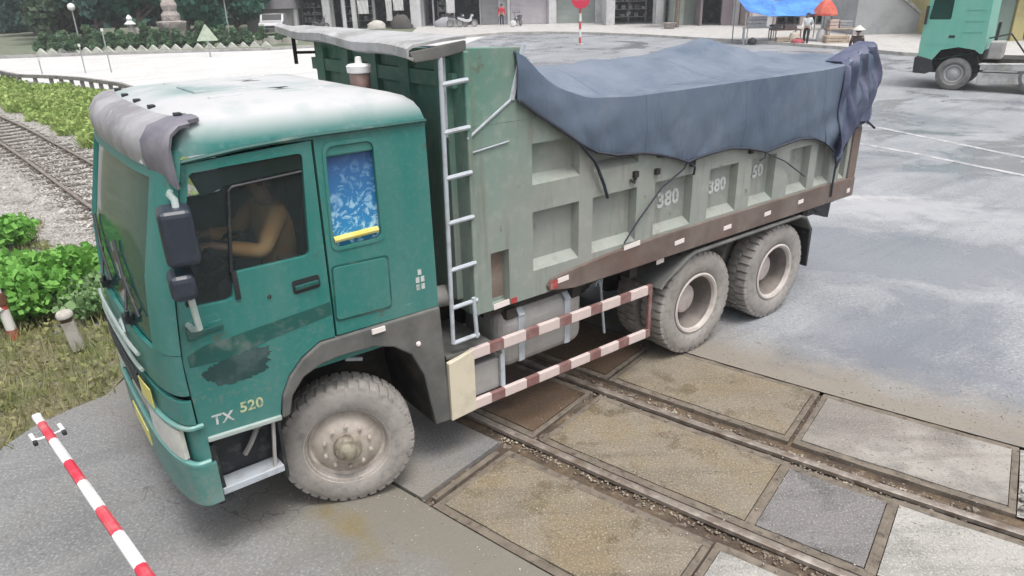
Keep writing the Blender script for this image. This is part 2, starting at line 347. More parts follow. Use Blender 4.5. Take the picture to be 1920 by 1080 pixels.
def asphalt(name, base, pale, speck, wet=None, fine=55, dirt=None, side=None, spots=(), crack=0):
    m, t, p = new_mat(name); co = coords(t, True)
    c = mixc(t, noise(t, co, .55, lo=.35, hi=.68), base, pale)
    c = mixc(t, math_(t, 'MULTIPLY', noise(t, co, fine, detail=3, lo=.50, hi=.66), .75), c, speck)
    c = mixc(t, math_(t, 'MULTIPLY', noise(t, co, fine * .45, detail=4, lo=.55, hi=.72), .55), c, tuple(x * .45 for x in base))
    rt = N(t, 'ShaderNodeMapping'); rt.inputs['Rotation'].default_value = (0, 0, -.645); t.links.new(co, rt.inputs[0]); r2 = N(t, 'ShaderNodeMapping'); r2.inputs['Scale'].default_value = (.12, 1.6, 1); t.links.new(rt.outputs[0], r2.inputs[0])
    c = mixc(t, math_(t, 'MULTIPLY', noise(t, r2.outputs[0], 1.3, detail=7, lo=.50, hi=.72), .45), c, tuple(x * .62 for x in base)); c = mixc(t, math_(t, 'MULTIPLY', noise(t, r2.outputs[0], 2.1, detail=7, lo=.56, hi=.74), .4), c, tuple(min(.6, x * 1.25) for x in pale))
    if dirt: c = mixc(t, math_(t, 'MULTIPLY', noise(t, co, .9, lo=.47, hi=.7), dirt[3]), c, dirt[:3])
    sp_ = N(t, 'ShaderNodeSeparateXYZ'); t.links.new(co, sp_.inputs[0])
    def lin(ax, ay, k): return math_(t, 'ADD', math_(t, 'ADD', math_(t, 'MULTIPLY', sp_.outputs[0], ax), math_(t, 'MULTIPLY', sp_.outputs[1], ay)), k)
    wob = noise(t, co, 1.3, detail=6, lo=.2, hi=.8); wob2 = noise(t, co, 2.3, detail=8, rough=.7, lo=.3, hi=.7)
    if side:                               # mud carried out of the grooves onto the road
        nn = lin(TN.x - .1 * TU.x, TN.y - .1 * TU.y, -4.47); d_ = math_(t, 'MULTIPLY', math_(t, 'SUBTRACT', nn, side[0]), side[1])
        f = math_(t, 'SUBTRACT', 1.0, math_(t, 'DIVIDE', math_(t, 'SUBTRACT', d_, math_(t, 'MULTIPLY', wob, side[2] * .8)), side[2])); cl = N(t, 'ShaderNodeClamp'); t.links.new(f, cl.inputs[0])
        c = mixc(t, math_(t, 'MULTIPLY', cl.outputs[0], .85), c, side[3])
    wetf = None
    for (cx, cy, rx, ry, ang, col, wt) in spots:
        ca, sa = math.cos(ang), math.sin(ang); u_ = math_(t, 'DIVIDE', lin(ca, sa, -(cx * ca + cy * sa)), rx); v_ = math_(t, 'DIVIDE', lin(-sa, ca, cx * sa - cy * ca), ry)
        rr = math_(t, 'SQRT', math_(t, 'ADD', math_(t, 'MULTIPLY', u_, u_), math_(t, 'MULTIPLY', v_, v_))); f = math_(t, 'SUBTRACT', 1.25, math_(t, 'ADD', rr, math_(t, 'MULTIPLY', wob2, 1.0))); f = math_(t, 'MULTIPLY', f, 1.6); cl = N(t, 'ShaderNodeClamp'); t.links.new(f, cl.inputs[0])
        c = mixc(t, math_(t, 'MULTIPLY', cl.outputs[0], .7), c, col)
        if wt: wetf = cl.outputs[0] if wetf is None else math_(t, 'MAXIMUM', wetf, cl.outputs[0])
    if crack:
        nz = N(t, 'ShaderNodeTexNoise', Scale=2.0, Detail=4); t.links.new(co, nz.inputs['Vector']); vm = N(t, 'ShaderNodeVectorMath', operation='MULTIPLY_ADD'); t.links.new(nz.outputs['Color'], vm.inputs[0]); vm.inputs[1].default_value = (.7, .7, .7); t.links.new(co, vm.inputs[2])
        vo = N(t, 'ShaderNodeTexVoronoi', Scale=1.5); vo.feature = 'DISTANCE_TO_EDGE'; t.links.new(vm.outputs[0], vo.inputs['Vector']); f = math_(t, 'LESS_THAN', vo.outputs['Distance'], .006); f = math_(t, 'MULTIPLY', f, noise(t, co, .6, lo=.46, hi=.56)); c = mixc(t, math_(t, 'MULTIPLY', f, crack), c, (.05, .05, .05))
    rg = .8
    if wetf is not None and not wet:
        r = N(t, 'ShaderNodeMapRange'); r.inputs[3].default_value = .8; r.inputs[4].default_value = .25; t.links.new(wetf, r.inputs[0]); t.links.new(r.outputs[0], p.inputs['Roughness'])
    elif wet:
        wf = noise(t, co, .33, detail=5, lo=.49, hi=.57, dist=.9)
        if wetf is not None: wf = math_(t, 'MAXIMUM', wf, wetf)
        c = mixc(t, math_(t, 'MULTIPLY', wf, .55), c, wet); r = N(t, 'ShaderNodeMapRange'); r.inputs[3].default_value = .62; r.inputs[4].default_value = .2
        t.links.new(wf, r.inputs[0]); t.links.new(r.outputs[0], p.inputs['Roughness'])
    else: p.inputs['Roughness'].default_value = rg
    t.links.new(c, p.inputs['Base Color'])
    n = N(t, 'ShaderNodeTexNoise', Scale=fine, Detail=4); t.links.new(co, n.inputs['Vector']); b = N(t, 'ShaderNodeBump', Strength=.35, Distance=.012); t.links.new(n.outputs['Fac'], b.inputs['Height']); t.links.new(b.outputs[0], p.inputs['Normal'])
    return m
M['ground'] = mat('bare_earth', (.17, .145, .105), .95, [((.10, .11, .05), .8, .4, .65), ((.28, .25, .2), 12, .5, .7, .6)], bump=(25, .5, .03), world=True)
M['road'] = asphalt('wet_grey_road', (.19, .203, .222), (.295, .306, .325), (.40, .405, .41), wet=(.145, .158, .182), fine=34, side=(1.62, 1, .75, (.215, .185, .145)), spots=((3.75, 6.1, 1.35, .62, -.62, (.165, .17, .19), True), (6.5, 11.5, 3.2, 1.6, -.3, (.38, .38, .40), False), (9.5, 20.5, 5.0, 2.2, -.4, (.20, .215, .235), True), (5.9, 12.2, 1.4, .35, -.2, (.48, .47, .46), False)))
M['pale_road'] = asphalt('pale_concrete_road', (.48, .475, .47), (.56, .555, .55), (.6, .6, .6), fine=18)
M['approach'] = asphalt('worn_asphalt', (.15, .153, .156), (.225, .228, .23), (.33, .33, .32), fine=48, dirt=(.21, .19, .15, .4), side=(-1.6, -1, .75, (.165, .15, .12)), spots=((-1.15, 3.9, .55, .22, -.7, (.20, .16, .075), True), (-.6, 3.1, .9, .35, -.7, (.14, .115, .085), False), (-3.6, 2.9, 1.0, .5, .3, (.20, .205, .22), False)), crack=.55)
M['patch'] = asphalt('asphalt_patch', (.15, .15, .15), (.2, .2, .2), (.32, .3, .28), fine=60, dirt=(.25, .21, .15, .7))
def slabm(name, base, pale, warm):
    m, t, p = new_mat(name); co = coords(t, True)
    oi = N(t, 'ShaderNodeObjectInfo'); off = N(t, 'ShaderNodeVectorMath', operation='MULTIPLY_ADD'); t.links.new(oi.outputs['Random'], off.inputs[0]); off.inputs[1].default_value = (9, 5, 0); t.links.new(co, off.inputs[2])
    c = mixc(t, noise(t, off.outputs[0], 1.6, lo=.3, hi=.7), base, pale); c = mixc(t, math_(t, 'MULTIPLY', noise(t, off.outputs[0], 1.1, lo=.45, hi=.62), .75), c, warm)
    rot = N(t, 'ShaderNodeMapping'); rot.inputs['Rotation'].default_value = (0, 0, -.65); rot.inputs['Scale'].default_value = (.5, 5, 1); t.links.new(co, rot.inputs[0]); c = mixc(t, math_(t, 'MULTIPLY', noise(t, rot.outputs[0], 1.6, lo=.5, hi=.72), .5), c, tuple(x * .55 for x in base))
    wet = noise(t, off.outputs[0], 2.4, detail=8, rough=.65, lo=.54, hi=.62); c = mixc(t, math_(t, 'MULTIPLY', wet, .55), c, tuple(x * .5 for x in warm))
    c = mixc(t, math_(t, 'MULTIPLY', noise(t, co, 70, detail=2, lo=.52, hi=.66), .6), c, tuple(min(.7, x * 1.7) for x in pale))
    c = mixc(t, math_(t, 'MULTIPLY', noise(t, co, 38, detail=3, lo=.56, hi=.7), .6), c, tuple(x * .45 for x in base))
    t.links.new(c, p.inputs['Base Color']); rr = N(t, 'ShaderNodeMapRange'); rr.inputs[3].default_value = .7; rr.inputs[4].default_value = .3; t.links.new(wet, rr.inputs[0]); t.links.new(rr.outputs[0], p.inputs['Roughness'])
    n = N(t, 'ShaderNodeTexNoise', Scale=60, Detail=4); t.links.new(co, n.inputs['Vector']); b = N(t, 'ShaderNodeBump', Strength=.4, Distance=.012); t.links.new(n.outputs['Fac'], b.inputs['Height']); t.links.new(b.outputs[0], p.inputs['Normal'])
    return m
M['slab'] = slabm('tan_concrete_slab', (.155, .132, .10), (.225, .197, .155), (.185, .14, .075))
M['slab_brown_shade'] = slabm('shade_darkened_brown_slab', (.09, .06, .04), (.125, .085, .058), (.085, .055, .032))  # brown slabs, base colour darkened further to paint in shade below the truck
M['slab_grey'] = slabm('grey_concrete_slab', (.15, .142, .14), (.195, .185, .18), (.15, .142, .14))
M['slab_pale'] = slabm('cement_splashed_slab', (.165, .15, .135), (.21, .19, .17), (.34, .325, .295))
M['slab_white'] = slabm('white_concrete_slab', (.215, .21, .195), (.30, .29, .27), (.36, .35, .32))
M['mud'] = mat('muddy_groove', (.07, .05, .036), .85, [((.14, .10, .062), 5, .45, .65), ((.27, .23, .19), 14, .56, .68, .8)], bump=(30, .7, .03), world=True)
M['steel_edge'] = mat('rusty_steel_edge', (.135, .112, .088), .75, [((.20, .17, .135), 7, .42, .65, .8), ((.06, .045, .035), 16, .52, .7)], world=True)
M['railtop'] = mat('worn_rail_steel', (.26, .225, .195), .5, [((.14, .10, .07), 6, .45, .65, .8), ((.42, .38, .34), 11, .5, .68, .8)], metal=.35, world=True)
M['sleeper'] = mat('concrete_sleeper', (.12, .105, .09), .9, [((.07, .06, .05), 6, .4, .7)], world=True)
M['ballast'] = mat('railway_ballast', (.36, .345, .325), .95, [((.18, .17, .155), 16, .48, .62), ((.52, .50, .48), 28, .5, .66, .8), ((.22, .21, .15), 1.2, .58, .7, .5)], bump=(32, 1.0, .05), world=True)

g = flat('ground', [(-240, -30), (240, -30), (240, 300), (-240, 300)], -0.13, M['ground'])
# --- crossing bed (muddy) between the two pieces of road
band = lambda n, a, b, k=14: [tuple(tp(a + (b - a) * i / k, n)[:2]) for i in range(k + 1)]
S0, S1, SEND = -6.4, -0.27, 3.0
bed = MB(); rows = []
for i in range(40):
    s = S0 + (SEND - S0) * i / 39; rows.append([tp(s, n, -.045 + .010 * math.sin(s * 7 + n * 5)) for n in (-1.62, -1.1, -.53, 0, .53, 1.1, 1.68)])
o = bed.grid(rows).build('crossing_bed', M['mud'], smooth=40); o['kind'] = 'structure'
# far side: the big grey road up to the pavement kerb, near side: the worn asphalt approach
KERB = [(-60, 38), (-40, 44.5), (-33, 45.6), (-25, 46.4), (-15, 46.9), (-7, 50.5), (0, 55.2), (3, 54.9), (5.8, 53.4), (9.2, 50.5), (11.4, 47.8), (14.4, 44.1), (16.5, 41.2), (18.2, 38.6), (19.4, 35.6), (24, 31), (34, 29), (70, 28)]
VERGE = [(-60, 47 - 14), (-40, 38), (-24, 34.6), (-20, 32.1), (-15.3, 28.9), (-12, 25.4), (-9.0, 19.5), (-6.6, 14.5), (-4.2, 10.9)]
far_edge = band(1.68, S0 + 0.6, SEND)
flat('road', KERB[::-1] + [(-60, 33)] + VERGE[1:] + far_edge + [(12, -4), (40, -4), (70, 0)], 0.0, M['road'])
# the pale concrete carriageway on the left runs over the grey asphalt
flat('carriageway', [(-60, 37.6), (-40, 44.0), (-25, 46.0), (-15, 46.5), (-7.2, 50.0), (-1.5, 53.5), (-3, 46), (-5, 36), (-6.6, 26), (-7.2, 18), (-8.8, 20), (-11.9, 25.8), (-15.2, 29.2), (-19.9, 32.4), (-24, 34.9), (-40, 38.3), (-60, 33.4)], 0.006, M['pale_road'])
near_edge = band(-1.62, S0 - .2, SEND)
flat('approach_road', near_edge + [(12, -6), (-6, -6), (-5.3, 0), (-4.75, 3), (-4.36, 4.9), (-4.27, 5.29), (-4.12, 5.55), (-3.9, 5.82), (-3.87, 6.3), (-3.95, 6.9)], 0.0, M['approach'])
# pavement beyond the kerb
PAV_OUT = [(70, 75), (-60, 75)]
flat('pavement', [(x, y) for x, y in KERB if x > -8] + [(70, 75), (-8, 75)], 0.0, mat('pavement_tiles', (.44, .43, .42), .8, [((.34, .33, .32), 2, .4, .65), ((.55, .54, .52), 14, .5, .7, .5)], world=True), thick=.13)
flat('verge', [(x, y) for x, y in KERB if x < -6] + [(-8.2, 75), (-60, 75)], 0.0, mat('grass_verge_soil', (.15, .165, .12), .95, [((.10, .13, .08), 1, .4, .6), ((.24, .24, .2), 9, .5, .7, .6)], world=True), thick=.10)
def strip_along(name, pts, wd, ht, m, z=0.0):
    mb = MB()
    for i in range(len(pts) - 1):
        a, b = Vector((*pts[i], 0)), Vector((*pts[i + 1], 0)); L = (b - a).length; k = max(1, int(L / 4))
        for j in range(k):
            p = a.lerp(b, j / k); q = a.lerp(b, (j + 1) / k); p.z = z + H(p.y) + ht / 2; q.z = z + H(q.y) + ht / 2; mb.bar(p, q, wd, ht)
    return mb.build(name, m)
M['kerb'] = mat('concrete_kerb', (.42, .41, .39), .85, [((.25, .24, .22), 3, .45, .7)], world=True)
k = strip_along('kerb', [(x, y) for x, y in KERB if x < 30], .24, .165, M['kerb'], -.01); k['kind'] = 'structure'
# painted lane lines on the far road
M['line'] = mat('worn_white_paint', (.46, .46, .47), .6, [((.25, .26, .27), 4, .40, .60, .95)], world=True)
def line(pts, wd):
    mb = MB(); L = []; R2 = []
    for i, p in enumerate(pts):
        a = Vector(pts[max(i - 1, 0)]); b = Vector(pts[min(i + 1, len(pts) - 1)]); d = (b - a).normalized(); nn = Vector((-d.y, d.x)) * wd / 2
        for lst, sg in ((L, 1), (R2, -1)): q = Vector(p) + nn * sg; lst.append((q.x, q.y, H(q.y) + .005))
    o = mb.grid([L, R2]).build('lane_line', M['line']); o['kind'] = 'structure'; return o
line([(8.9, 20), (10.0, 18.9), (11.3, 14.4), (11.9, 11)], .16)
line([(8.3, 17.2), (9.06, 15.8), (10.1, 13.3), (10.7, 10.5)], .16)
line([(4.5, 49.5), (8.2, 47)], .16); line([(9.6, 45.6), (11.2, 43.8)], .16); line([(-1.4, 50.6), (2.6, 50.3)], .16)

# --- concrete slabs of the crossing: each slab a thing with its steel edging
def slab(s0, s1, n0, n1, m, label, f=.072, g=.052, z=.0, t=.06, grp='concrete slabs of the level crossing'):
    """slab with a flush steel edging all round it (f wide across, g wide along the track)"""
    k = 8; mb = MB(); P = lambda s, n, zz: tp(s, n, zz)
    mb.shell([[P(s0 + (s1 - s0) * i / k, n, z + .003 * math.sin(i * 1.7 + n * 9)) for n in (n0, (n0 + n1) / 2, n1)] for i in range(k + 1)], -t)
    o = mb.build('concrete_slab', m, bevel=.006); tag(o, label, 'slab', grp)
    for a, b, c_, d_ in ((s0 - g, s1 + g, n0 - f, n0 - .006), (s0 - g, s1 + g, n1 + .006, n1 + f), (s0 - g, s0 - .006, n0 - .006, n1 + .006), (s1 + .006, s1 + g, n0 - .006, n1 + .006)):
        e = MB(); kk = 8 if b - a > .2 else 1
        e.shell([[P(a + (b - a) * i / kk, n, z - .006 + .003 * math.sin(i * 2.9 + n * 11)) for n in (c_, d_)] for i in range(kk + 1)], -.05); e.build('steel_edging', M['steel_edge'], o)
    return o
slab(-3.36, -1.74, -1.53, -.80, M['slab'], 'tan concrete slab nearest the camera, outside the rails beside the front wheel')
slab(-1.62, -.30, -1.53, -.78, M['slab_white'], 'pale concrete slab at the bottom edge of the picture, outside the near rail')
slab(-3.24, -1.60, -.40, .38, M['slab'], 'large tan concrete slab between the two rails')
slab(-1.52, -.84, -.40, .36, M['slab_grey'], 'short grey speckled slab between the two rails')
slab(-.76, 1.0, -.42, .38, M['slab_white'], 'white concrete slab between the rails in the bottom right corner')
slab(-3.32, -1.70, .80, 1.60, M['slab'], 'tan concrete slab beyond the far rail, in front of the rear wheels')
slab(-1.56, -.13, .80, 1.60, M['slab_pale'], 'cement splashed slab beyond the far rail at the right')
slab(-5.0, -3.42, -.40, .38, M['slab_brown_shade'], 'brown slab between the rails in the shade under the truck')
slab(-5.0, -3.45, .80, 1.60, M['slab_brown_shade'], 'brown slab beyond the far rail under the middle of the truck')
slab(-6.3, -5.1, -.40, .38, M['slab_brown_shade'], 'brown slab between the rails under the truck cab')
slab(-6.3, -5.1, .80, 1.60, M['slab_brown_shade'], 'brown slab beyond the far rail under the front axle')
# asphalt infill left of the near slab row
mb = MB(); rows = [[tp(-6.3 + 2.76 * i / 10, n, .0) for n in (-1.59, -1.2, -.70)] for i in range(11)]
o = mb.shell(rows, -.07).build('asphalt_infill', M['patch']); o['kind'] = 'structure'
if 0: pass
# concrete transverse beams between slabs
for s, n0, n1 in ((-3.475, -1.53, -.80),):
    mb = MB(); mb.bar(tp(s, n0, -.05), tp(s, n1, -.05), .045, .08); o = mb.build('cross_beam', M['steel_edge']); o['kind'] = 'structure'

# --- the metre gauge track: one thing, rails and sleepers its parts
track = thing('railway_track', 'metre gauge railway track with two steel rails on concrete sleepers, curving through the crossing', 'railway track', tp(-2, 0))
inv = Matrix.Translation(-track.location)
def rail_mesh(n):
    prof = [(-.05, -.14), (.05, -.14), (.05, -.125), (.008, -.11), (.008, -.045), (.034, -.035), (.034, -.004), (.026, .0), (-.026, .0), (-.034, -.004), (-.034, -.035), (-.008, -.045), (-.008, -.11), (-.05, -.125)]
    mb = MB(); rows = []
    ss = [-90 + i * 2 for i in range(30)] + [-30 + i * .5 for i in range(84)]
    for s in ss:
        a = tp(s, n, .008); b = tp(s, n + .1, .008); d = (b - a).normalized(); rows.append([a + d * px + Vector((0, 0, pz)) - track.location for px, pz in prof])
    return mb.grid(rows, closed=True).build('rail', M['railtop'], track, smooth=30)
rail_mesh(-.53); rail_mesh(.53)
sl0 = None
sl_mb = MB(); sl_mb.box(-.11, .11, -.92, .92, -.20, -.115); sl_mb.box(-.08, .08, -.64, -.42, -.115, -.085); sl_mb.box(-.08, .08, .42, .64, -.115, -.085)
ss = [-7.2 - .62 * i for i in range(72)]
for i, s in enumerate(ss):
    a = tp(s, -.1); b = tp(s, .1); rz = math.atan2(b.y - a.y, b.x - a.x) - math.pi / 2
    if sl0 is None: sl0 = o = sl_mb.build('sleeper', M['sleeper'], track)
    else: o = sl0.copy(); COL.objects.link(o); o.parent = track
    o.location = tp(s, 0, .045) - track.location; o.rotation_euler = (0, 0, rz)
# ballast shoulder as a shaped bank
mb = MB(); rows = []
for i in range(60):
    s = -70 + (70 - 6.5) * i / 59 if i < 59 else -6.45
    rows.append([tp(s, n, z) for n, z in ((-3.1, -.14), (-2.3, -.11), (-1.7, -.07), (-1.1, -.075), (-.53, -.095), (0, -.10), (.53, -.095), (1.1, -.075), (1.7, -.06), (2.3, -.12))])
o = mb.grid(rows).build('ballast_bed', M['ballast'], smooth=60); o['kind'] = 'structure'
mb = MB(); rows = [[tp(s, n, .0 + .015 * math.sin(9 * s + 7 * n)) for n in (.72, 1.1, 1.5, 1.66)] for s in (-.07, .2, .8, 1.6, 2.9)]
o = mb.grid(rows).build('gravel_patch', M['ballast']); o['kind'] = 'structure'
# loose stones over it
def stones(name, n, fn, smin, smax, m):
    base = np.array([(1, 0, 0), (-1, 0, 0), (0, 1, 0), (0, -1, 0), (0, 0, 1), (0, 0, -1)], float); fc = np.array([(0, 2, 4), (2, 1, 4), (1, 3, 4), (3, 0, 4), (2, 0, 5), (1, 2, 5), (3, 1, 5), (0, 3, 5)])
    V = []; F = []
    for i in range(n):
        p = fn(); s = RNG.uniform(smin, smax); b = base * (1 + RNG.uniform(-.35, .35, (6, 1))) * np.array([1, RNG.uniform(.6, 1), RNG.uniform(.5, .8)]) * s
        a = RNG.uniform(0, 6.28); c, sn = math.cos(a), math.sin(a); tl = RNG.uniform(-.5, .5); ct, st2 = math.cos(tl), math.sin(tl)
        b = b @ np.array([[1, 0, 0], [0, ct, -st2], [0, st2, ct]]).T @ np.array([[c, -sn, 0], [sn, c, 0], [0, 0, 1]]).T
        V.append(b + np.array(p)); F.append(fc + 6 * i)
    return raw_mesh(name, np.concatenate(V), np.concatenate(F), m)
M['stone'] = mat('ballast_stone', (.38, .36, .335), .95, [((.20, .185, .165), 3, .45, .55), ((.54, .52, .49), 5, .52, .62, .8)], world=True)
def pb():
    s = -6.5 - abs(RNG.normal(0, 9)); n = RNG.uniform(-1.75, 1.35); z = -.075 + (.0 if abs(n) < 2 else -.03)
    return tuple(tp(s, n, z))
o = stones('ballast_stones', 11000, pb, .022, .05, M['stone']); o['kind'] = 'stuff'
o = stones('loose_gravel', 700, lambda: tuple(tp(RNG.uniform(-.05, 2.6), RNG.uniform(.74, 1.62), .015)), .012, .032, M['stone']); o['kind'] = 'stuff'
def gro():
    r = RNG.integers(0, 6); n = (-1.575, -.60, -.46, .46, .62, 1.64)[r]; return tuple(tp(RNG.uniform(-3.6, -.3), n + RNG.normal(0, .022), -.032))
o = stones('groove_debris', 1500, gro, .006, .02, mat('groove_debris', (.22, .18, .14), .95, [((.4, .36, .3), 5, .5, .6)], world=True)); o['kind'] = 'stuff'

def grit():
    if RNG.random() < .55: return tuple(tp(RNG.uniform(-4.5, 1.2), 1.70 + abs(RNG.normal(0, .45)), .003))
    return tuple(tp(RNG.uniform(-6.0, -.6), -1.63 - abs(RNG.normal(0, .5)), .003))
o = stones('road_grit', 1100, grit, .003, .009, M['stone']); o['kind'] = 'stuff'
o = stones('slab_grit', 800, lambda: tuple(tp(RNG.uniform(-3.5, -.3), RNG.uniform(-1.55, 1.6), .003)), .003, .010, M['stone']); o['kind'] = 'stuff'

# ================================================================== THE DUMP TRUCK (local: X forward, Y left, Z up)
from mathutils.geometry import tessellate_polygon
def plate(mb, outer, holes, y0, y1):
    loops = [outer] + holes; L = [[Vector((x, z, 0)) for x, z in lp] for lp in loops]; flatv = [p for lp in L for p in lp]
    tri = tessellate_polygon(L); n = len(flatv)
    V = [(p.x, y0, p.y) for p in flatv] + [(p.x, y1, p.y) for p in flatv]
    F = [tuple(t) for t in tri] + [tuple(i + n for i in reversed(t)) for t in tri]; k = 0
    for lp in L:
        m = len(lp)
        for i in range(m): a, b = k + i, k + (i + 1) % m; F.append((a, b, n + b, n + a))
        k += m
    return mb.add(V, F)
def rounded(poly, r, n=4):
    out = []; m = len(poly)
    for i in range(m):
        p0, p, p1 = [Vector(poly[j % m]) for j in (i - 1, i, i + 1)]; a = (p0 - p); b = (p1 - p)
        ra = min(r, a.length * .45, b.length * .45); A = p + a.normalized() * ra; B = p + b.normalized() * ra
        for k in range(n + 1):
            t = k / n; q = A * (1 - t) ** 2 + p * 2 * t * (1 - t) + B * t * t; out.append((q.x, q.y))
    return out
def interp(x, tab):
    if x <= tab[0][0]: return tab[0][1]
    for (a, va), (b, vb) in zip(tab, tab[1:]):
        if x <= b: t = (x - a) / (b - a); return va + (vb - va) * t
    return tab[-1][1]
def text_mesh(name, txt, size, loc, m, parent, rot=(R_(90), 0, R_(180)), ext=.002, bold=.0, sx=1):
    cu = bpy.data.curves.new(name, 'FONT'); cu.body = txt; cu.size = size; cu.extrude = ext; cu.align_x = 'CENTER'; cu.align_y = 'CENTER'; cu.offset = bold; cu.space_character = 1.05
    tmp = bpy.data.objects.new('tmp', cu); COL.objects.link(tmp); bpy.context.view_layer.update()
    me = bpy.data.meshes.new_from_object(tmp.evaluated_get(bpy.context.evaluated_depsgraph_get())); bpy.data.objects.remove(tmp); bpy.data.curves.remove(cu)
    me.materials.clear(); me.materials.append(m); o = bpy.data.objects.new(name, me); COL.objects.link(o); o.parent = parent; o.location = loc; o.rotation_euler = rot; o.scale = (sx, 1, 1); return o

XD = [(.4, 1.02), (.95, 1.03), (1.5, 1.035), (1.8, 1.01), (2.0, .985), (2.6, .835), (2.8, .79)]
xd = lambda z: interp(z, XD)
RY = -.95; CY, HW = (1.2 + RY) / 2, (1.2 - RY) / 2; DEP = .125
def fx(y, z, dep=None, off=0):
    dep = DEP if dep is None else dep
    return xd(z) + off + (dep + off) * max(0, 1 - (abs(y - CY) / HW) ** 3.4) ** .5
YS = [CY + HW * math.copysign(1 - (1 - abs(a)) ** 2.2, a) for a in [1 - 2 * i / 44 for i in range(45)]]
def front_rows(zs, y0=1.2, y1=RY, dep=None, off=0, side=None):
    ys = [y for y in YS if y1 - 1e-6 <= y <= y0 + 1e-6]
    if abs(ys[0] - y0) > 1e-4: ys = [y0] + ys
    if abs(ys[-1] - y1) > 1e-4: ys = ys + [y1]
    rows = []
    for z in zs:
        r = [Vector((fx(y, z, dep, off), CY + (y - CY) * (1 + off / HW), z)) for y in ys]
        if side is not None: r = [Vector((side, 1.2 + off, z))] + r + [Vector((side, RY - off, z))]
        rows.append(r)
    return rows

TRK = thing('dump_truck', 'large dusty green dump truck with a blue-grey covered load, crossing the rails', 'dump truck', (-1.8175637, 5.1733116, 0), 3.7867241)
def T(mb, name, m, parent=TRK, **k): return mb.build(name, M[m] if isinstance(m, str) else m, parent, **k)

# ---- cab
mb = MB()
mb.box(-.70, -.66, RY + .03, 1.17, 1.2, 2.66); mb.box(-.66, 1.0, RY + .03, 1.15, 1.16, 1.2)          # rear wall, floor
plate(mb, [(-.70, 1.2), (1.02, 1.0), (1.035, 1.5), (.83, 2.64), (-.70, 2.66)], [rounded([(.1, 1.95), (.9, 1.95), (.78, 2.52), (.1, 2.55)], .05)], RY, RY + .03)
T(mb, 'cab_shell', 'cab')
mb = MB(); plate(mb, [(-.70, 1.365), (.085, 1.375), (.075, 2.665), (-.69, 2.665)], [rounded([(-.31, 1.97), (.035, 1.97), (.015, 2.615), (-.31, 2.615)], .05)], 1.165, 1.20)
mb.box(-.70, -.66, 1.165, 1.17, 1.3, 2.66)
qp = T(mb, 'side_panel', 'cab')
mb = MB(); plate(mb, rounded([(-.33, 1.95), (.05, 1.95), (.03, 2.635), (-.33, 2.635)], .06), [rounded([(-.305, 1.975), (.03, 1.975), (.01, 2.61), (-.305, 2.61)], .05)], 1.2, 1.207); T(mb, 'recess_rim', 'cab', qp, bevel=.004)
mb = MB(); mb.box(-.32, .05, 1.150, 1.164, 1.95, 2.64); T(mb, 'window_sticker', 'decal', qp)
mb = MB(); mb.tube([(-.29, 1.185, 2.03), (.02, 1.185, 2.02)], .022, 8); T(mb, 'yellow_bar', 'yellow', qp, smooth=40)
mb = MB(); mb.prism(rounded([(-.315, 2.545), (.025, 2.545), (.015, 2.612), (-.305, 2.612)], .02), 'Y', 1.165, 1.195); T(mb, 'recess_header', 'cab', qp, bevel=.01)
mb = MB(); plate(mb, rounded([(-.32, 1.475), (.075, 1.485), (.06, 1.845), (-.325, 1.83)], .03), [], 1.19, 1.212); T(mb, 'locker_door', 'cab', qp, bevel=.008)
mb = MB(); plate(mb, rounded([(-.335, 1.46), (.083, 1.47), (.068, 1.86), (-.34, 1.845)], .035), [], 1.18, 1.2035); T(mb, 'locker_seal', 'dark_band', qp)
mb = MB()
for k_, (a, b) in enumerate(((0, 0), (.04, 0), (0, .055), (.04, .055), (.02, .11))): mb.box(-.60 + a, -.572 + a, 1.2, 1.203, 1.53 + b, 1.57 + b)
T(mb, 'white_marking', 'text', qp)
# front panels, A pillars, header
bk = MB(); bk.grid(front_rows([1.05, 1.58], off=-.03)); T(bk, 'front_backing', 'black')
mb = MB(); mb.shell(front_rows([1.095, 1.11, 1.18, 1.24, 1.252]), .03); mb.shell(front_rows([1.292, 1.30, 1.42, 1.54, 1.555]), .025)
fp = T(mb, 'front_panel', 'cab', smooth=35)
mb = MB()
for z in (1.34, 1.45): mb.tube([(fx(y, z, None, .028), y, z) for y in [.80 - i * .08 for i in range(18)]], .013, 6)
T(mb, 'grille_trim', 'trim', fp, smooth=40)
mb = MB()
for z in (1.12, 1.16, 1.20, 1.24): mb.tube([(fx(y, z, None, .03), y, z) for y in [.62 - i * .08 for i in range(17)]], .008, 5)
T(mb, 'grille_slats', 'black', fp, smooth=40)
mb = MB(); X0 = fx(.32, 1.40) + .035; mb.lathe([(.075, 0), (.085, .012), (.095, .012), (.105, 0)], 28, 'X'); mb.lathe([(.03, .004), (.03, .012), (.0, .014)], 16, 'X'); mb.box(-.0, .012, -.012, .012, -.08, .08)
e = T(mb, 'emblem', 'chrome', fp, smooth=30); e.location = (X0, .32, 1.405); e.scale = (1, .8, 1.15)
mb = MB(); mb.shell(front_rows([1.10, 1.235], .86, .62, off=.028), .006); T(mb, 'yellow_sticker', 'yellow', fp)
for sg, nm in ((1, 'pillar'), (-1, 'pillar')):
    mb = MB(); mb.shell(front_rows([1.56, 1.7, 1.85, 2.0, 2.3, 2.6, 2.68], 1.2 if sg > 0 else RY + .15, 1.03 if sg > 0 else RY), .03); T(mb, 'windscreen_pillar', 'cab', smooth=40)
mb = MB(); mb.shell(front_rows([2.545, 2.6, 2.70]), .025); T(mb, 'header_panel', 'cab', smooth=40)
mb = MB(); mb.shell(front_rows([1.565, 1.7, 1.85, 2.0, 2.2, 2.4, 2.55], 1.028, RY + .152, off=-.004), .008); ws = T(mb, 'windscreen', 'screen', smooth=40)
mb = MB()
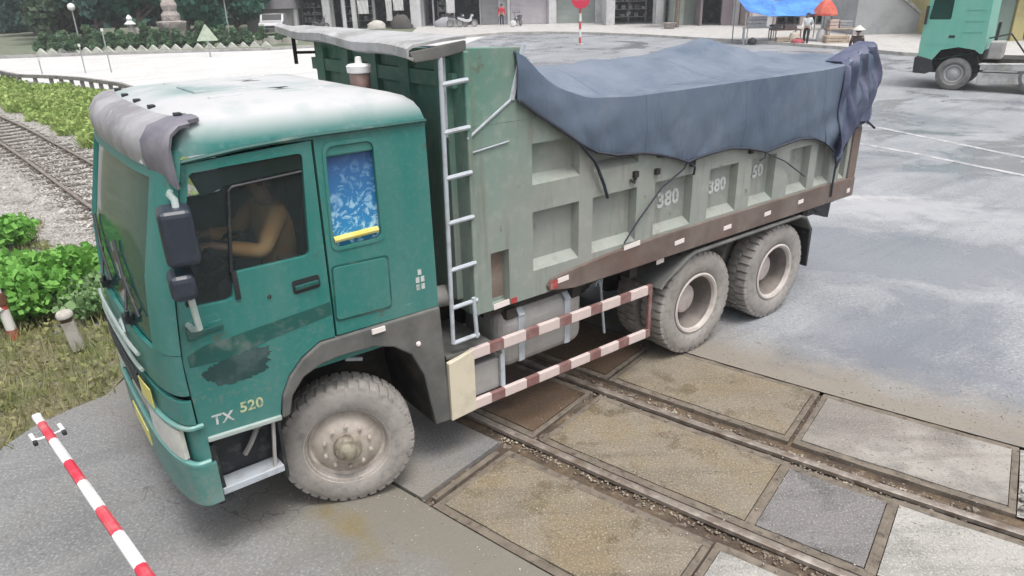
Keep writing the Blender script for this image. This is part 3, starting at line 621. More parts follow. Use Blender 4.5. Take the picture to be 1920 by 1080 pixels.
for y0 in (.55, -.25):
    a = Vector((fx(y0, 1.60) + .03, y0, 1.60)); b = Vector((fx(y0 + .30, 1.70) + .025, y0 + .30, 1.70)); c2 = Vector((fx(y0 - .28, 2.03) + .02, y0 - .28, 2.03))
    mb.tube([a, a + Vector((.01, .12, .1))], .012, 6); mb.tube([a + Vector((.01, .12, .1)), (c2 + b) / 2], .009, 6); mb.tube([b, (b + c2) / 2 + Vector((.012, 0, 0)), c2], .010, 6); mb.obox(a, (.05, .09, .05))
T(mb, 'wipers', 'black', ws)
# roof
mb = MB(); loops = []
def rloop(z, ins):
    zz = min(z, 2.75); pts = []
    for y in YS: yy = CY + (y - CY) * (HW - ins) / HW; pts.append(Vector((fx(y, zz) - ins * 1.15, yy, z)))
    r0 = -.69 + ins * .9
    for k in range(1, 12): t = k / 12; pts.append(Vector((fx(RY, zz) - ins * 1.15 + (r0 - fx(RY, zz) + ins * 1.15) * t, RY + ins, z)))
    for k in range(0, 13): t = k / 12; pts.append(Vector((r0, RY + ins + (2 * HW - 2 * ins) * t, z)))
    for k in range(1, 12): t = k / 12; pts.append(Vector((r0 + (fx(1.2, zz) - ins * 1.15 - r0) * t, 1.2 - ins, z)))
    return pts
for z, i_ in ((2.665, -.004), (2.70, 0), (2.76, .018), (2.81, .05), (2.848, .10), (2.872, .18), (2.885, .30), (2.892, .5), (2.895, .8)): loops.append(rloop(z, i_))
mb.grid(loops, closed=True); n0 = len(mb.v); kk = len(loops[-1]); mb.f.append(tuple(range(n0 - kk, n0)))
rf = T(mb, 'roof', 'roof', smooth=50)
mb = MB()
for y in (-.52, .62): mb.obox((.10, y, 2.888), (.75, .05, .02))
mb.obox((.30, .06, 2.892), (.34, .46, .018)); T(mb, 'roof_ribs', 'roof', rf, bevel=.009)
mb = MB(); mb.tube([(.86, 1.208, 2.635), (.5, 1.214, 2.672), (.1, 1.216, 2.690), (-.69, 1.214, 2.690)], .013, 6); T(mb, 'rain_gutter', 'dark_band', rf, smooth=40)
# door
dw = rounded([(.795, 2.575), (.155, 2.595), (.195, 1.965), (.665, 1.965), (.69, 1.805), (.955, 1.815), (.925, 2.05)], .035)
door_outline = [(1.02, .985), (1.03, 1.5), (1.0, 1.82), (.975, 2.0), (.825, 2.625), (.092, 2.66), (.100, 1.372), (.21, 1.374), (.345, 1.30), (.44, 1.205), (.505, 1.08), (.53, .96), (.53, .925), (1.0, .96)]
mb = MB(); plate(mb, door_outline, [dw], 1.165, 1.203); dr = T(mb, 'door', 'cab', bevel=.006)
mb = MB(); plate(mb, [(x, z) for x, z in dw], [], 1.178, 1.184); T(mb, 'door_window', 'glass', dr)
mb = MB(); mb.bar((.605, 1.19, 2.44), (.67, 1.19, 1.97), .016, .024); mb.tube([(.605, 1.19, 2.44), (.58, 1.19, 2.462), (.17, 1.19, 2.485)], .009, 6); mb.bar((.66, 1.19, 1.80), (.66, 1.19, 1.97), .03, .045); T(mb, 'window_frame', 'black', dr)
mb = MB(); plate(mb, [(.80, 2.57), (.155, 2.59), (.165, 2.50), (.60, 2.475), (.75, 2.43)], [], 1.186, 1.189); T(mb, 'sun_strip', glass('smoked_strip', (.25, .3, .3), .5), dr)
mb = MB(); mb.prism(rounded([(.15, 1.745), (.33, 1.735), (.335, 1.825), (.155, 1.83)], .02), 'Y', 1.2, 1.206); h_ = T(mb, 'handle_recess', 'black', dr)
mb = MB(); mb.bar((.165, 1.215, 1.785), (.32, 1.215, 1.778), .02, .028); T(mb, 'door_handle', 'dark_band', dr, bevel=.005)
mb = MB(); mb.lathe([(.014, 0), (.012, .006), (0, .008)], 12, 'Y', (.48, 1.203, 1.765)); T(mb, 'lock', 'black', dr)
mb = MB(); mb.prism([(1.0, 1.455), (1.0, 1.53), (.9, 1.565), (.105, 1.625), (.105, 1.535), (.5, 1.49), (.8, 1.44)], 'Y', 1.2, 1.2055); T(mb, 'dark_stripe', 'dark_band', dr)
pp = [(.945, 1.395), (.90, 1.42), (.84, 1.435), (.77, 1.465), (.70, 1.452), (.60, 1.462), (.53, 1.45), (.545, 1.42), (.52, 1.405), (.56, 1.38), (.535, 1.355), (.575, 1.33), (.555, 1.30), (.60, 1.285), (.70, 1.275), (.80, 1.27), (.875, 1.29), (.885, 1.32), (.93, 1.35)]
q2 = []
for a_, b_ in zip(pp, pp[1:] + pp[:1]):
    for k in range(5): t_ = k / 5; q2.append((a_[0] + (b_[0] - a_[0]) * t_ + (RNG.normal(0, .006) if k else 0), a_[1] + (b_[1] - a_[1]) * t_ + (RNG.normal(0, .006) if k else 0)))
mb = MB(); plate(mb, q2, [], 1.2, 1.2045); T(mb, 'scuffed_patch', 'scuff', dr)
for r_ in range(0):
    pass
text_mesh('door_lettering', 'TX', .095, (.88, 1.2045, 1.062), M['text'], dr, rot=(R_(90), R_(3), R_(180)), ext=.001, bold=.002)
text_mesh('door_lettering', '520', .095, (.70, 1.2045, 1.085), M['ytext'], dr, rot=(R_(90), R_(3), R_(180)), ext=.001, bold=.002)
mb = MB(); mb.bar((.99, 1.205, .955), (.53, 1.205, .93), .03, .035); T(mb, 'door_sill', 'trim', dr, bevel=.008)
# bumper with headlights
mb = MB(); mb.shell(front_rows([.515, .53, .57, .66, .79, .80], off=.015, side=.975), .03); bp = T(mb, 'bumper', 'cab', smooth=35)
mb = MB(); mb.shell(front_rows([.80, 1.07], off=-.012, side=.99), .02); T(mb, 'lamp_housing', 'cab', bp)
for z, rr in ((1.072, .017), (.812, .019)):
    mb = MB(); mb.tube([p for p in front_rows([z], off=.022, side=1.0)[0] if p.y > -.62], rr, 7); T(mb, 'bumper_trim', 'teal_clean' if z < 0 else mat('pale_teal_trim', (.12, .30, .275), .4, [(DUST, 6, .5, .75, .5)]), bp, smooth=50)
for y0, y1 in ((1.135, .66), (-.42, RY + .065)):
    mb = MB(); mb.shell(front_rows([.838, .86, .95, 1.03, 1.048], y0, y1, off=.012), .03); hl = T(mb, 'headlight', 'lamp', bp, smooth=40)
    mb = MB()
    for yy in ((y0 + y1) / 2 + .1, (y0 + y1) / 2 - .1): mb.lathe([(.062, .016), (.05, .022), (.0, .026)], 16, 'X', (fx(yy, .94), yy, .943))
    T(mb, 'reflector_bowl', 'chrome', hl, smooth=40)
mb = MB(); mb.shell(front_rows([.58, .70], .40, -.10, off=.03), .008); T(mb, 'number_plate', 'yellow', bp)
# step well and steps
mb = MB(); mb.box(.56, .99, .95, 1.02, .48, .93); mb.box(.54, .56, .95, 1.19, .46, .93); mb.box(.56, .99, .95, 1.15, .905, .925); mb.prism([(1.0, .46), (1.0, .90), (.96, .90), (.94, .56), (.90, .46)], 'Y', 1.02, 1.195); T(mb, 'step_well', 'black')
mb = MB(); mb.obox((.765, 1.115, .545), (.40, .17, .028), (.12, 0, 0)); mb.obox((.765, 1.195, .545), (.40, .015, .05)); T(mb, 'step', 'ladder', bevel=.006)
mb = MB(); mb.bar((.62, 1.17, .54), (.58, 1.17, .9), .02, .02); mb.tube([(.66, 1.04, .80), (.72, 1.08, .74), (.76, 1.05, .66)], .018, 6); mb.tube([(.60, 1.04, .84), (.68, 1.07, .82)], .015, 6); T(mb, 'step_bracket', 'tank', smooth=40)
# wheel arch and fender
arch = [(.475, .93), (.44, 1.06), (.35, 1.165), (.22, 1.215), (.05, 1.23), (-.15, 1.22), (-.31, 1.165), (-.44, 1.06), (-.53, .86), (-.565, .62), (-.60, .40)]
mb = MB(); plate(mb, [(.528, .92), (.503, 1.075), (.44, 1.195), (.345, 1.29), (.21, 1.366), (-.70, 1.362), (-.735, .39)] + arch[::-1], [], 1.165, 1.222); fd = T(mb, 'front_fender', 'fender', bevel=.012)
mb = MB(); mb.grid([[(x, y, z) for x, z in arch] for y in (1.21, .9, .55)]); mb.grid([[(x, .55, z) for x, z in arch], [(x * .5, .55, .35) for x, z in arch]]); T(mb, 'wheel_well', 'chassis', fd, smooth=60)
mb = MB(); mb.lathe([(.02, 0), (.016, .012), (0, .016)], 10, 'Y', (-.50, 1.222, 1.13)); T(mb, 'fender_bolt', 'reflector', fd, smooth=40)
mb = MB(); mb.obox((-.20, 1.225, 1.335), (.10, .02, .035)); T(mb, 'side_lamp', 'reflector', fd)
mb = MB(); mb.bar((-.05, .95, 1.05), (-.17, .97, 1.02), .02, .025); mb.obox((-.2, .9, 1.1), (.03, .03, .03)); mb.obox((-.32, .9, 1.06), (.05, .03, .02)); T(mb, 'spring_bolts', 'ladder', fd)
# sun visor with clips and marker lamps
prof = [(-.12, 2.835), (-.05, 2.83), (.005, 2.80), (.03, 2.74), (.032, 2.66), (.022, 2.575)]
rows = []
for i in range(41):
    a = .90 * (1 - 2 * i / 40); q = math.copysign(1 - (1 - abs(a)) ** 1.9, a); y = CY + (HW + .05) * q; zz = .07 * max(0, abs(a) - .72) / .18
    r = []
    for o_, z in prof: r.append(Vector((xd(2.72) - .015 + (DEP + o_) * max(0, 1 - abs(q) ** 3.2) ** .5 + (o_ if abs(a) < .8 else (o_ * .6 + .02)), CY + (y - CY) * (1 + o_ * .2), z - (zz if z < 2.6 else zz * .3))))
    rows.append(r)
mb = MB(); mb.shell(rows[7:], .018); vz = T(mb, 'sun_visor', 'visor_pale', smooth=50)
mb = MB(); mb.shell([[p + Vector((.004, .004, .003)) for p in r] for r in rows[:9]], .022); T(mb, 'visor_end', 'visor', vz, smooth=50)
for y in (.88, .45, .1, -.3, -.7):
    mb = MB(); mb.obox((fx(y, 2.72) + .036, y, 2.655), (.03, .10 if y < .8 else .12, .04 if y < .8 else .10), (0, -.1, 0)); T(mb, 'marker_lamp', 'white', vz, bevel=.006)
for y in (.98, .5, .1, -.3, -.75):
    mb = MB(); mb.obox((fx(y, 2.72) - .19, y, 2.845), (.11, .035, .03), (0, 0, .3)); mb.obox((fx(y, 2.72) - .15, y + .03, 2.855), (.04, .05, .035)); T(mb, 'visor_clip', 'black', vz, bevel=.005)
# mirrors
mb = MB(); mb.obox((.955, 1.445, 2.32), (.165, .21, .30), (0, 0, -.15)); mr = T(mb, 'side_mirror', 'mirror', bevel=.035, seg=3)
mb = MB(); mb.obox((.985, 1.44, 2.055), (.13, .20, .15), (0, 0, -.15)); T(mb, 'lower_mirror', 'mirror', mr, bevel=.04, seg=3)
mb = MB(); mb.tube([(.90, 1.19, 2.49), (.93, 1.30, 2.50), (.94, 1.46, 2.505), (.945, 1.47, 2.44)], .018, 7); T(mb, 'mirror_arm', 'trim', mr, smooth=50)
mb = MB(); mb.tube([(.96, 1.2, 1.72), (.96, 1.32, 1.735), (.955, 1.48, 1.80), (.965, 1.47, 2.0)], .018, 7); T(mb, 'mirror_arm', 'trim', mr, smooth=50)
mb = MB(); mb.obox((.86, 1.212, 1.66), (.17, .02, .035), (0, .04, 0)); mb.obox((.955, 1.215, 1.665), (.05, .035, .075)); T(mb, 'mirror_hinge', 'dark_band', mr, bevel=.006)
mb = MB(); mb.obox((.845, 1.212, 2.585), (.06, .02, .09), (0, -.25, 0)); mb.tube([(.86, 1.21, 2.56), (.88, 1.215, 2.47)], .01, 6); T(mb, 'upper_hinge', 'dark_band', mr)
# cab interior
mb = MB(); mb.box(.60, .98, RY + .06, 1.12, 1.2, 1.66); mb.prism([(.62, 1.66), (1.02, 1.62), (1.05, 1.55), (.62, 1.5)], 'Y', RY + .08, 1.1); T(mb, 'dashboard', 'interior', bevel=.03)
mb = MB()
for y in (.62, -.45): mb.box(-.12, .42, y - .25, y + .25, 1.45, 1.62); mb.obox((-.14, y, 1.98), (.14, .5, .75), (0, -.15, 0)); mb.obox((-.20, y, 2.42), (.09, .26, .18), (0, -.15, 0))
mb.box(-.66, -.2, RY + .06, 1.1, 1.5, 1.72); T(mb, 'seats', 'interior', bevel=.05)
mb = MB(); R0 = Vector((.60, .62, 1.90)); tl = Matrix.Rotation(R_(-60), 3, 'Y')
mb.tube([R0 + tl @ Vector((0, .22 * math.cos(a), .22 * math.sin(a))) for a in [i * 2 * math.pi / 28 for i in range(29)]], .015, 6)
mb.bar(R0, R0 + Vector((.15, 0, -.28)), .05, .05); mb.bar(R0 + tl @ Vector((0, .22, 0)), R0 - tl @ Vector((0, .22, 0)), .03, .02); T(mb, 'steering_wheel', 'black', smooth=40)
mb = MB(); mb.obox((1.0, .52, 1.69), (.10, .13, .006), (0, .5, .2)); mb.obox((1.02, .28, 1.69), (.09, .12, .006), (0, .5, -.1)); T(mb, 'papers', 'white')

# ---- running gear
mb = MB()
for y in (.40, -.40): mb.box(-6.2, .95, y - .05, y + .05, .74, 1.04)
for x in (-.9, -1.9, -2.9, -4.35, -5.9): mb.box(x - .06, x + .06, -.38, .38, .78, 1.0)
mb.box(-6.25, -1.15, -1.12, 1.12, 1.10, 1.19)  # broad underbody sheet, added to keep the underside dark
for x in (-1.4, -2.1, -2.8, -3.5, -4.2, -4.9, -5.6): mb.box(x - .05, x + .05, -1.15, 1.15, 1.03, 1.12)
mb.box(-.95, .8, -.45, .45, .85, 1.15); mb.box(-3.1, -2.5, -.35, -.9, .5, 1.0)
T(mb, 'chassis', 'chassis')
mb = MB()
mb.bar((.05, 0, .6), (-5.02, 0, .6), .1, .1)
for x in (.05, -3.68, -5.02): mb.tube([(x, -1.0, .52), (x, 1.0, .52)], .08, 10); mb.lathe([(.05, -.2), (.2, -.1), (.22, 0), (.2, .1), (.05, .2)], 14, 'X', (x, 0, .52))
for y in (.48, -.48): mb.tube([(-3.4, y, .8), (-3.68, y, .64), (-4.35, y, .6), (-5.02, y, .64), (-5.3, y, .8)], .06, 6)
T(mb, 'axles', 'chassis', smooth=50)
def tyre(Rr, wd, lug=True, n=40):
    h = wd / 2; mb = MB()
    mb.lathe([(Rr * .56, h * .55), (Rr * .60, h * .86), (Rr * .66, h * .97), (Rr * .76, h), (Rr * .86, h * .97), (Rr * .925, h * .90), (Rr * .968, h * .78), (Rr * .980, h * .4), (Rr * .980, -h * .4), (Rr * .968, -h * .78), (Rr * .92, -h * .9), (Rr * .76, -h), (Rr * .60, -h * .86), (Rr * .56, -h * .55)], 56)
    for k in range(n):
        a = 2 * math.pi * k / n
        for sg in (1, -1):
            ca, sa = math.cos(a + (.5 * 2 * math.pi / n if sg < 0 else 0)), math.sin(a + (.5 * 2 * math.pi / n if sg < 0 else 0)); tx, tz = -sa, ca; wl = math.pi * Rr / n * .66
            P = []
            for rad, yy in ((Rr * .925, h * .90), (Rr * .982, h * .84), (Rr, h * .72), (Rr, h * .05), (Rr * .965, h * .05), (Rr * .92, h * .7)): P.append((rad, yy * sg))
            V = [(rad * ca + tx * wl * s_, yy, rad * sa + tz * wl * s_) for s_ in (-1, 1) for rad, yy in P]; q = len(P)
            mb.add(V, [tuple(range(q)), tuple(range(2 * q - 1, q - 1, -1))] + [(i, (i + 1) % q, q + (i + 1) % q, q + i) for i in range(q)])
    return mb
def bolts(mb, r, y, n, br=.014, ht=.03):
    for k in range(n): a = 2 * math.pi * k / n; mb.lathe([(br, 0), (br, ht), (0, ht + .004)], 6, 'Y', (r * math.cos(a), y, r * math.sin(a)))
M['rim_shade'] = mat('shaded_rim_barrel', (.15, .135, .125), .85, [((.24, .21, .19), 6, .42, .65)])  # barrel colour darkened to imitate the shade deep inside the dish
Rf = .48
fwheel = tyre(Rf, .29).build('wheel', M['tyre'], TRK, smooth=35)
mb = MB(); mb.lathe([(.30, .10), (.315, .128), (.305, .135), (.285, .12), (.272, .075), (.25, .065), (.215, .085), (.17, .115), (.12, .125), (.0, .125)], 40); bolts(mb, .165, .112, 10); fr = mb.build('rim', M['rim'], fwheel, smooth=30)
for k in range(0): pass
mb = MB(); mb.lathe([(.10, .12), (.098, .165), (.085, .185), (.062, .19), (.058, .215), (.04, .225), (0, .228)], 24); fh_ = mb.build('hub', mat('greasy_hub', (.30, .27, .21), .6, [((.12, .10, .08), 12, .45, .65)]), fwheel, smooth=40)
fwheel.location = (.05, 1.04, Rf); fwheel.rotation_euler = (0, .3, R_(-22))
c = copy_tree(fwheel); c.location = (.05, -1.04, Rf); c.rotation_euler = (0, .7, R_(158))
rw = tyre(.54, .30).build('wheel', M['tyre'], TRK, smooth=35)
mb = MB(); mb.lathe([(.305, .11), (.322, .138), (.305, .146), (.285, .135), (.274, .105)], 40); mb.build('rim_lip', M['rear_rim'], rw, smooth=30)
mb = MB(); mb.lathe([(.28, .118), (.268, .02), (.262, -.10), (.235, -.145), (.17, -.155), (.0, -.155)], 40); bolts(mb, .19, -.155, 10, .013, .03); mb.build('rim', M['rim_shade'], rw, smooth=30)
mb = MB(); mb.lathe([(.150, -.155), (.148, -.02), (.13, -.01), (.12, -.004), (.0, .0)], 26); mb.build('hub', mat('pale_hub', (.56, .50, .475), .6, [((.35, .3, .28), 8, .45, .7, .7)]), rw, smooth=40)
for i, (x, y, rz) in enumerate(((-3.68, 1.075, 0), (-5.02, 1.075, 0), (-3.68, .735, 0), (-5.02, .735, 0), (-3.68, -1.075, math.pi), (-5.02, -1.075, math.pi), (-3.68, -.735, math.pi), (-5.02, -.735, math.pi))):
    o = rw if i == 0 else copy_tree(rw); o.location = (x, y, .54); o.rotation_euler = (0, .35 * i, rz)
# rear mudguards
path = [(-3.08, .86), (-3.16, .93), (-3.46, 1.085), (-3.56, 1.115), (-4.4, 1.12), (-5.35, 1.12), (-5.47, 1.08), (-5.60, .93)]
mb = MB(); mb.shell([[(x, y, z) for x, z in path] for y in (.58, .9, 1.235)], -.015); mb.tube([(x, 1.235, z) for x, z in path], .02, 6); T(mb, 'rear_mudguard', 'fender', smooth=40)
mb = MB(); mb.prism([(-5.60, .95), (-5.66, .92), (-5.66, .46), (-5.63, .46)], 'Y', .62, 1.23); T(mb, 'mudflap', 'black', bevel=.006)
mb = MB(); mb.box(-6.15, -5.68, .75, 1.12, 1.02, 1.16); mb.prism([(-5.68, 1.16), (-6.16, 1.16), (-6.14, .93), (-6.06, .95)], 'Y', .80, 1.14); T(mb, 'rear_light_bracket', 'black', bevel=.008)
# tanks, boxes, side guard, platform
mb = MB(); mb.box(-2.22, -1.28, .56, 1.14, .56, 1.10); ft = T(mb, 'fuel_tank', 'tank', bevel=.13, seg=5)
mb = MB()
for x in (-1.5, -2.0):
    mb.box(x - .03, x + .03, 1.135, 1.147, .62, 1.04); mb.box(x - .03, x + .03, .62, 1.06, 1.095, 1.107); mb.obox((x, 1.118, 1.075), (.06, .012, .11), (R_(45), 0, 0))
T(mb, 'tank_strap', 'ladder', ft)
mb = MB(); mb.lathe([(.06, 0), (.06, .04), (.05, .05), (0, .052)], 14, 'Z', (-1.42, .92, 1.10)); T(mb, 'filler_cap', 'black', ft, smooth=40)
mb = MB(); mb.box(-1.26, -.99, .70, 1.16, .46, .74); T(mb, 'battery_box', 'tank', bevel=.015)
mb = MB(); mb.prism([(-.735, .935), (-1.16, .93), (-1.26, .80), (-1.24, .78), (-1.15, .90), (-.735, .905)], 'Y', .62, 1.205); T(mb, 'side_platform', 'fender', bevel=.006)
mb = MB(); mb.tube([(-.80, .86, 1.28), (-1.12, .86, 1.25)], .085, 12); T(mb, 'air_cylinder', 'tank', smooth=50)
mb = MB(); mb.tube([(-.86, .3, 1.2), (-.86, .3, 2.6)], .11, 12); mb.box(-.96, -.76, -.5, .1, 1.2, 2.3); T(mb, 'air_intake', 'chassis', smooth=50)
mb = MB(); mb.tube([(-2.55, 1.0, 1.15), (-2.52, 1.02, .95), (-2.56, 1.04, .5)], .012, 5); mb.tube([(-2.48, 1.0, 1.15), (-2.50, 1.03, .98)], .012, 5); mb.tube([(-2.52, 1.0, 1.12), (-2.44, 1.03, 1.0)], .01, 5); T(mb, 'air_hose', 'ladder')
mb = MB()
mb.box(-2.98, -.955, 1.195, 1.235, .845, .935); mb.box(-2.98, -.955, 1.195, 1.235, .40, .485); mb.box(-2.985, -2.945, 1.197, 1.232, .485, .845)
sg_ = T(mb, 'side_guard', 'guard', bevel=.006)
mb = MB(); plate(mb, [(-.735, .385), (-.735, .885), (-.965, .935), (-.965, .40)], [], 1.19, 1.238); T(mb, 'guard_plate', 'cream', sg_, bevel=.006)
mb = MB(); mb.box(-1.285, -1.245, 1.17, 1.195, .485, .845); T(mb, 'guard_post', 'ladder', sg_)
# ladder on the front of the dump body
mb = MB(); mb.tube([(-.80, 1.21, 1.03), (-.835, 1.205, 3.1)], .017, 8); mb.tube([(-1.0, 1.235, 1.03), (-.985, 1.235, 1.36)], .017, 8); mb.tube([(-.875, 1.16, 2.55), (-.885, 1.16, 3.1)], .014, 6)
for z in (1.03, 1.315, 1.61, 1.96, 2.28, 2.59, 2.90): mb.tube([(-.80 - .017 * (z - 1.03), 1.21, z), (-1.02, 1.235, z + .02)], .017, 7)
T(mb, 'ladder', 'ladder', smooth=50)

# ---- dump body
def panel(mb, xs, zs, rects, Y, d):
    for i in range(len(xs) - 1):
        for j in range(len(zs) - 1):
            cx, cz = (xs[i] + xs[i + 1]) / 2, (zs[j] + zs[j + 1]) / 2
            if any(r[0] < cx < r[1] and r[2] < cz < r[3] for r in rects): continue
            mb.add([(xs[i], Y, zs[j]), (xs[i + 1], Y, zs[j]), (xs[i + 1], Y, zs[j + 1]), (xs[i], Y, zs[j + 1])], [(0, 1, 2, 3)])
    for r in rects:
        x0, x1, z0, z1 = r[:4]; a, tb = .012, (.065 if len(r) < 5 else .02)
        V = [(x0, Y, z0), (x1, Y, z0), (x1, Y, z1), (x0, Y, z1), (x0 + a, Y - d, z0 + tb), (x1 - a, Y - d, z0 + tb), (x1 - a, Y - d, z1 - a), (x0 + a, Y - d, z1 - a)]
        mb.add(V, [(0, 1, 5, 4), (1, 2, 6, 5), (2, 3, 7, 6), (3, 0, 4, 7), (4, 5, 6, 7)])
lo = [(-2.05, -1.57), (-2.72, -2.20), (-3.46, -2.95), (-4.14, -3.70), (-4.77, -4.36), (-5.41, -5.02), (-5.85, -5.55)]
xs = sorted({-6.42, -6.18, -6.06, -1.0, -1.165, -1.335} | {v for a in lo for v in a}); zs = [1.2, 1.215, 1.42, 1.66, 1.90, 2.11, 2.42, 2.62]
rects = [(-1.335, -1.165, 1.215, 1.66, 1)] + [(a, b, 1.42, 1.90) for a, b in lo] + [(a, b, 2.11, 2.42) for a, b in lo[:6]] + [(-6.18, -6.06, 1.42, 2.42)]
mb = MB(); panel(mb, xs, zs, rects, 1.22, .08)
mb.add([(-6.42, 1.09, 1.2), (-1.0, 1.09, 1.2), (-1.0, 1.09, 2.62), (-6.42, 1.09, 2.62)], [(0, 1, 2, 3)])
mb.add([(-6.42, 1.22, 1.2), (-1.0, 1.22, 1.2), (-1.0, 1.09, 1.2), (-6.42, 1.09, 1.2)], [(0, 1, 2, 3)])
mb.add([(-6.42, 1.22, 2.62), (-1.0, 1.22, 2.62), (-1.0, 1.09, 2.62), (-6.42, 1.09, 2.62)], [(0, 1, 2, 3)])
mb.add([(-6.42, 1.22, 1.2), (-6.42, 1.09, 1.2), (-6.42, 1.09, 2.62), (-6.42, 1.22, 2.62)], [(0, 1, 2, 3)])
body = T(mb, 'side_wall', 'body_front')
mb = MB(); mb.box(-6.42, -1.0, -1.22, -1.15, 1.2, 2.62); T(mb, 'right_side_wall', 'body_front')
mb = MB(); mb.box(-1.06, -1.0, -1.22, 1.165, 1.2, 3.10); mb.box(-6.42, -1.0, -1.15, 1.15, 1.2, 1.26)
for y in (-1.0, -.5, 0, .5, 1.0): mb.box(-1.0, -.95, y - .07, y + .07, 1.3, 3.05)
mb.box(-1.0, -.96, -1.22, 1.14, 2.86, 2.96); T(mb, 'headboard', 'body_front')
for ya, yb in ((1.168, 1.222), (-1.22, -1.165)):
    mb = MB(); plate(mb, [(-1.0, 2.60), (-1.0, 3.12), (-1.50, 3.10), (-1.39, 2.775), (-1.62, 2.68), (-1.85, 2.60)], [], ya, yb); T(mb, 'headboard_wing', 'body_front', bevel=.006)
mb = MB(); mb.bar((-1.505, 1.215, 3.12), (-1.39, 1.215, 2.75), .04, .035); mb.bar((-1.0, 1.228, 2.53), (-1.38, 1.228, 2.755), .014, .018); mb.bar((-1.02, 1.228, 2.43), (-1.36, 1.228, 2.47), .01, .012); T(mb, 'wing_rim', 'ladder', bevel=.006)
mb = MB(); mb.box(-1.04, -1.0, 1.16, 1.236, 1.2, 3.1); T(mb, 'front_post', 'body_front', bevel=.01)
mb = MB(); mb.prism([(-6.42, 1.17), (-6.42, 1.395), (-5.6, 1.40), (-3.2, 1.40), (-2.4, 1.38), (-1.9, 1.335), (-1.74, 1.31), (-1.70, 1.26), (-1.72, 1.215), (-2.0, 1.17)], 'Y', 1.15, 1.245); br_ = T(mb, 'lower_rail', 'rail', bevel=.008)

for x, y, z, l, h in ((-1.86, 1.247, 1.285, .12, .042), (-3.30, 1.247, 1.285, .13, .042), (-4.02, 1.247, 1.275, .12, .042), (-4.69, 1.247, 1.285, .11, .042), (-5.30, 1.247, 1.30, .10, .042), (-2.66, 1.247, 1.395, .2, .042), (-1.25, 1.223, 1.225, .15, .045), (-3.1, 1.2, 1.13, .1, .05), (-6.3, 1.247, 1.25, .06, .05)):
    mb = MB(); mb.obox((x, y, z), (l, .006, h), (0, .05, 0)); T(mb, 'white_reflector', 'reflector', br_)
for x, y, z, l, h in ((-1.765, 1.247, 1.262, .08, .07), (-1.37, 1.223, 1.225, .06, .045)):
    mb = MB(); mb.obox((x, y, z), (l, .006, h)); T(mb, 'red_reflector', 'redrefl', br_)
mb = MB(); mb.prism(rounded([(-1.325, 1.235), (-1.175, 1.235), (-1.175, 1.645), (-1.325, 1.645)], .05), 'Y', 1.125, 1.146); T(mb, 'rusty_slot', 'rust', body)
mb = MB(); mb.obox((-6.33, 1.225, 1.68), (.16, .03, .58)); T(mb, 'tail_post', 'rail', bevel=.008)
mb = MB(); mb.box(-6.48, -6.42, -1.2, 1.2, 1.2, 2.55); T(mb, 'tailgate', 'body_front', bevel=.01)
for a, tx_, xx, zz, sz in ((0, '380', -3.19, 1.69, .19), (1, '380', -3.90, 1.69, .17), (2, '50', -4.55, 1.73, .17)):
    text_mesh('body_number', tx_, sz, (xx - .03, 1.143, zz), M['text'], body, rot=(R_(90), R_(-2), R_(180)), ext=.003, bold=.006)
mb = MB()
for x, z in ((-2.95, 2.0), (-2.68, 2.02), (-4.3, 1.99), (-3.42, 2.0)): mb.obox((x, 1.235, z), (.05, .03, .05))
mb.tube([(-2.62, 1.235, 1.98), (-2.66, 1.24, 1.95), (-2.70, 1.235, 2.01)], .012, 5); T(mb, 'rope_hooks', 'chassis', body)
# canopy above the gap
mb = MB(); rows = []
for i in range(13):
    t = i / 12; y = 1.225 - 2.68 * t; zf = 3.125 + .085 * t + .012 * math.sin(t * 14); xf = -.60 - .16 * t
    rows.append([Vector((-1.03, y, 3.175 + .035 * t)), Vector((-.85 - .05 * t, y, 3.165 + .04 * t)), Vector((xf - .03, y, zf + .015)), Vector((xf, y, zf)), Vector((xf + .003, y, zf - .035)), Vector((xf - .03, y, zf - .045))])
mb.shell(rows, .018); cp = T(mb, 'canopy', mat('dusty_canopy_sheet', (.36, .36, .37), .75, [((.20, .21, .2), 3, .45, .65, .8), ((.5, .5, .5), 9, .5, .7, .6)]), smooth=30)
mb = MB(); mb.prism([(-.60, 3.115), (-1.03, 3.165), (-1.03, 3.10), (-.80, 3.06), (-.64, 3.05)], 'Y', 1.19, 1.222); T(mb, 'canopy_end', 'fender', cp, bevel=.006)
mb = MB(); mb.tube([(-.86, -1.34, 2.90), (-.86, -1.34, 3.16)], .018, 6); mb.tube([(-.86, -1.34, 3.0), (-1.0, -1.22, 3.0)], .014, 6); T(mb, 'canopy_post', 'chassis', cp)

# ---- things carried by the truck
def truck_child_matrix(): return Matrix.Translation(TRK.location) @ Matrix.Rotation(3.7867241, 4, 'Z')
TM = truck_child_matrix()
def onto(o): o.matrix_world = TM; return o
EDGE = [(-6.6, 1.95), (-6.42, 2.05), (-6.25, 2.03), (-6.1, 1.98), (-6.0, 1.75), (-5.88, 1.60), (-5.80, 1.78), (-5.62, 1.90), (-5.35, 1.99), (-5.06, 2.02), (-4.75, 2.0), (-4.51, 1.965), (-4.2, 2.04), (-3.9, 2.085), (-3.65, 2.08), (-3.45, 2.06), (-3.3, 2.045), (-3.15, 2.10), (-2.9, 2.17), (-2.73, 2.205), (-2.4, 2.235), (-2.18, 2.29), (-2.0, 2.385), (-1.84, 2.49), (-1.6, 2.64), (-1.42, 2.755)]
CREST = [(-6.6, 2.5), (-6.45, 2.72), (-6.2, 2.82), (-6.0, 2.74), (-5.8, 2.68), (-5.4, 2.665), (-2.6, 2.665), (-2.1, 2.70), (-1.8, 2.80), (-1.6, 2.93), (-1.5, 3.05), (-1.42, 3.08)]
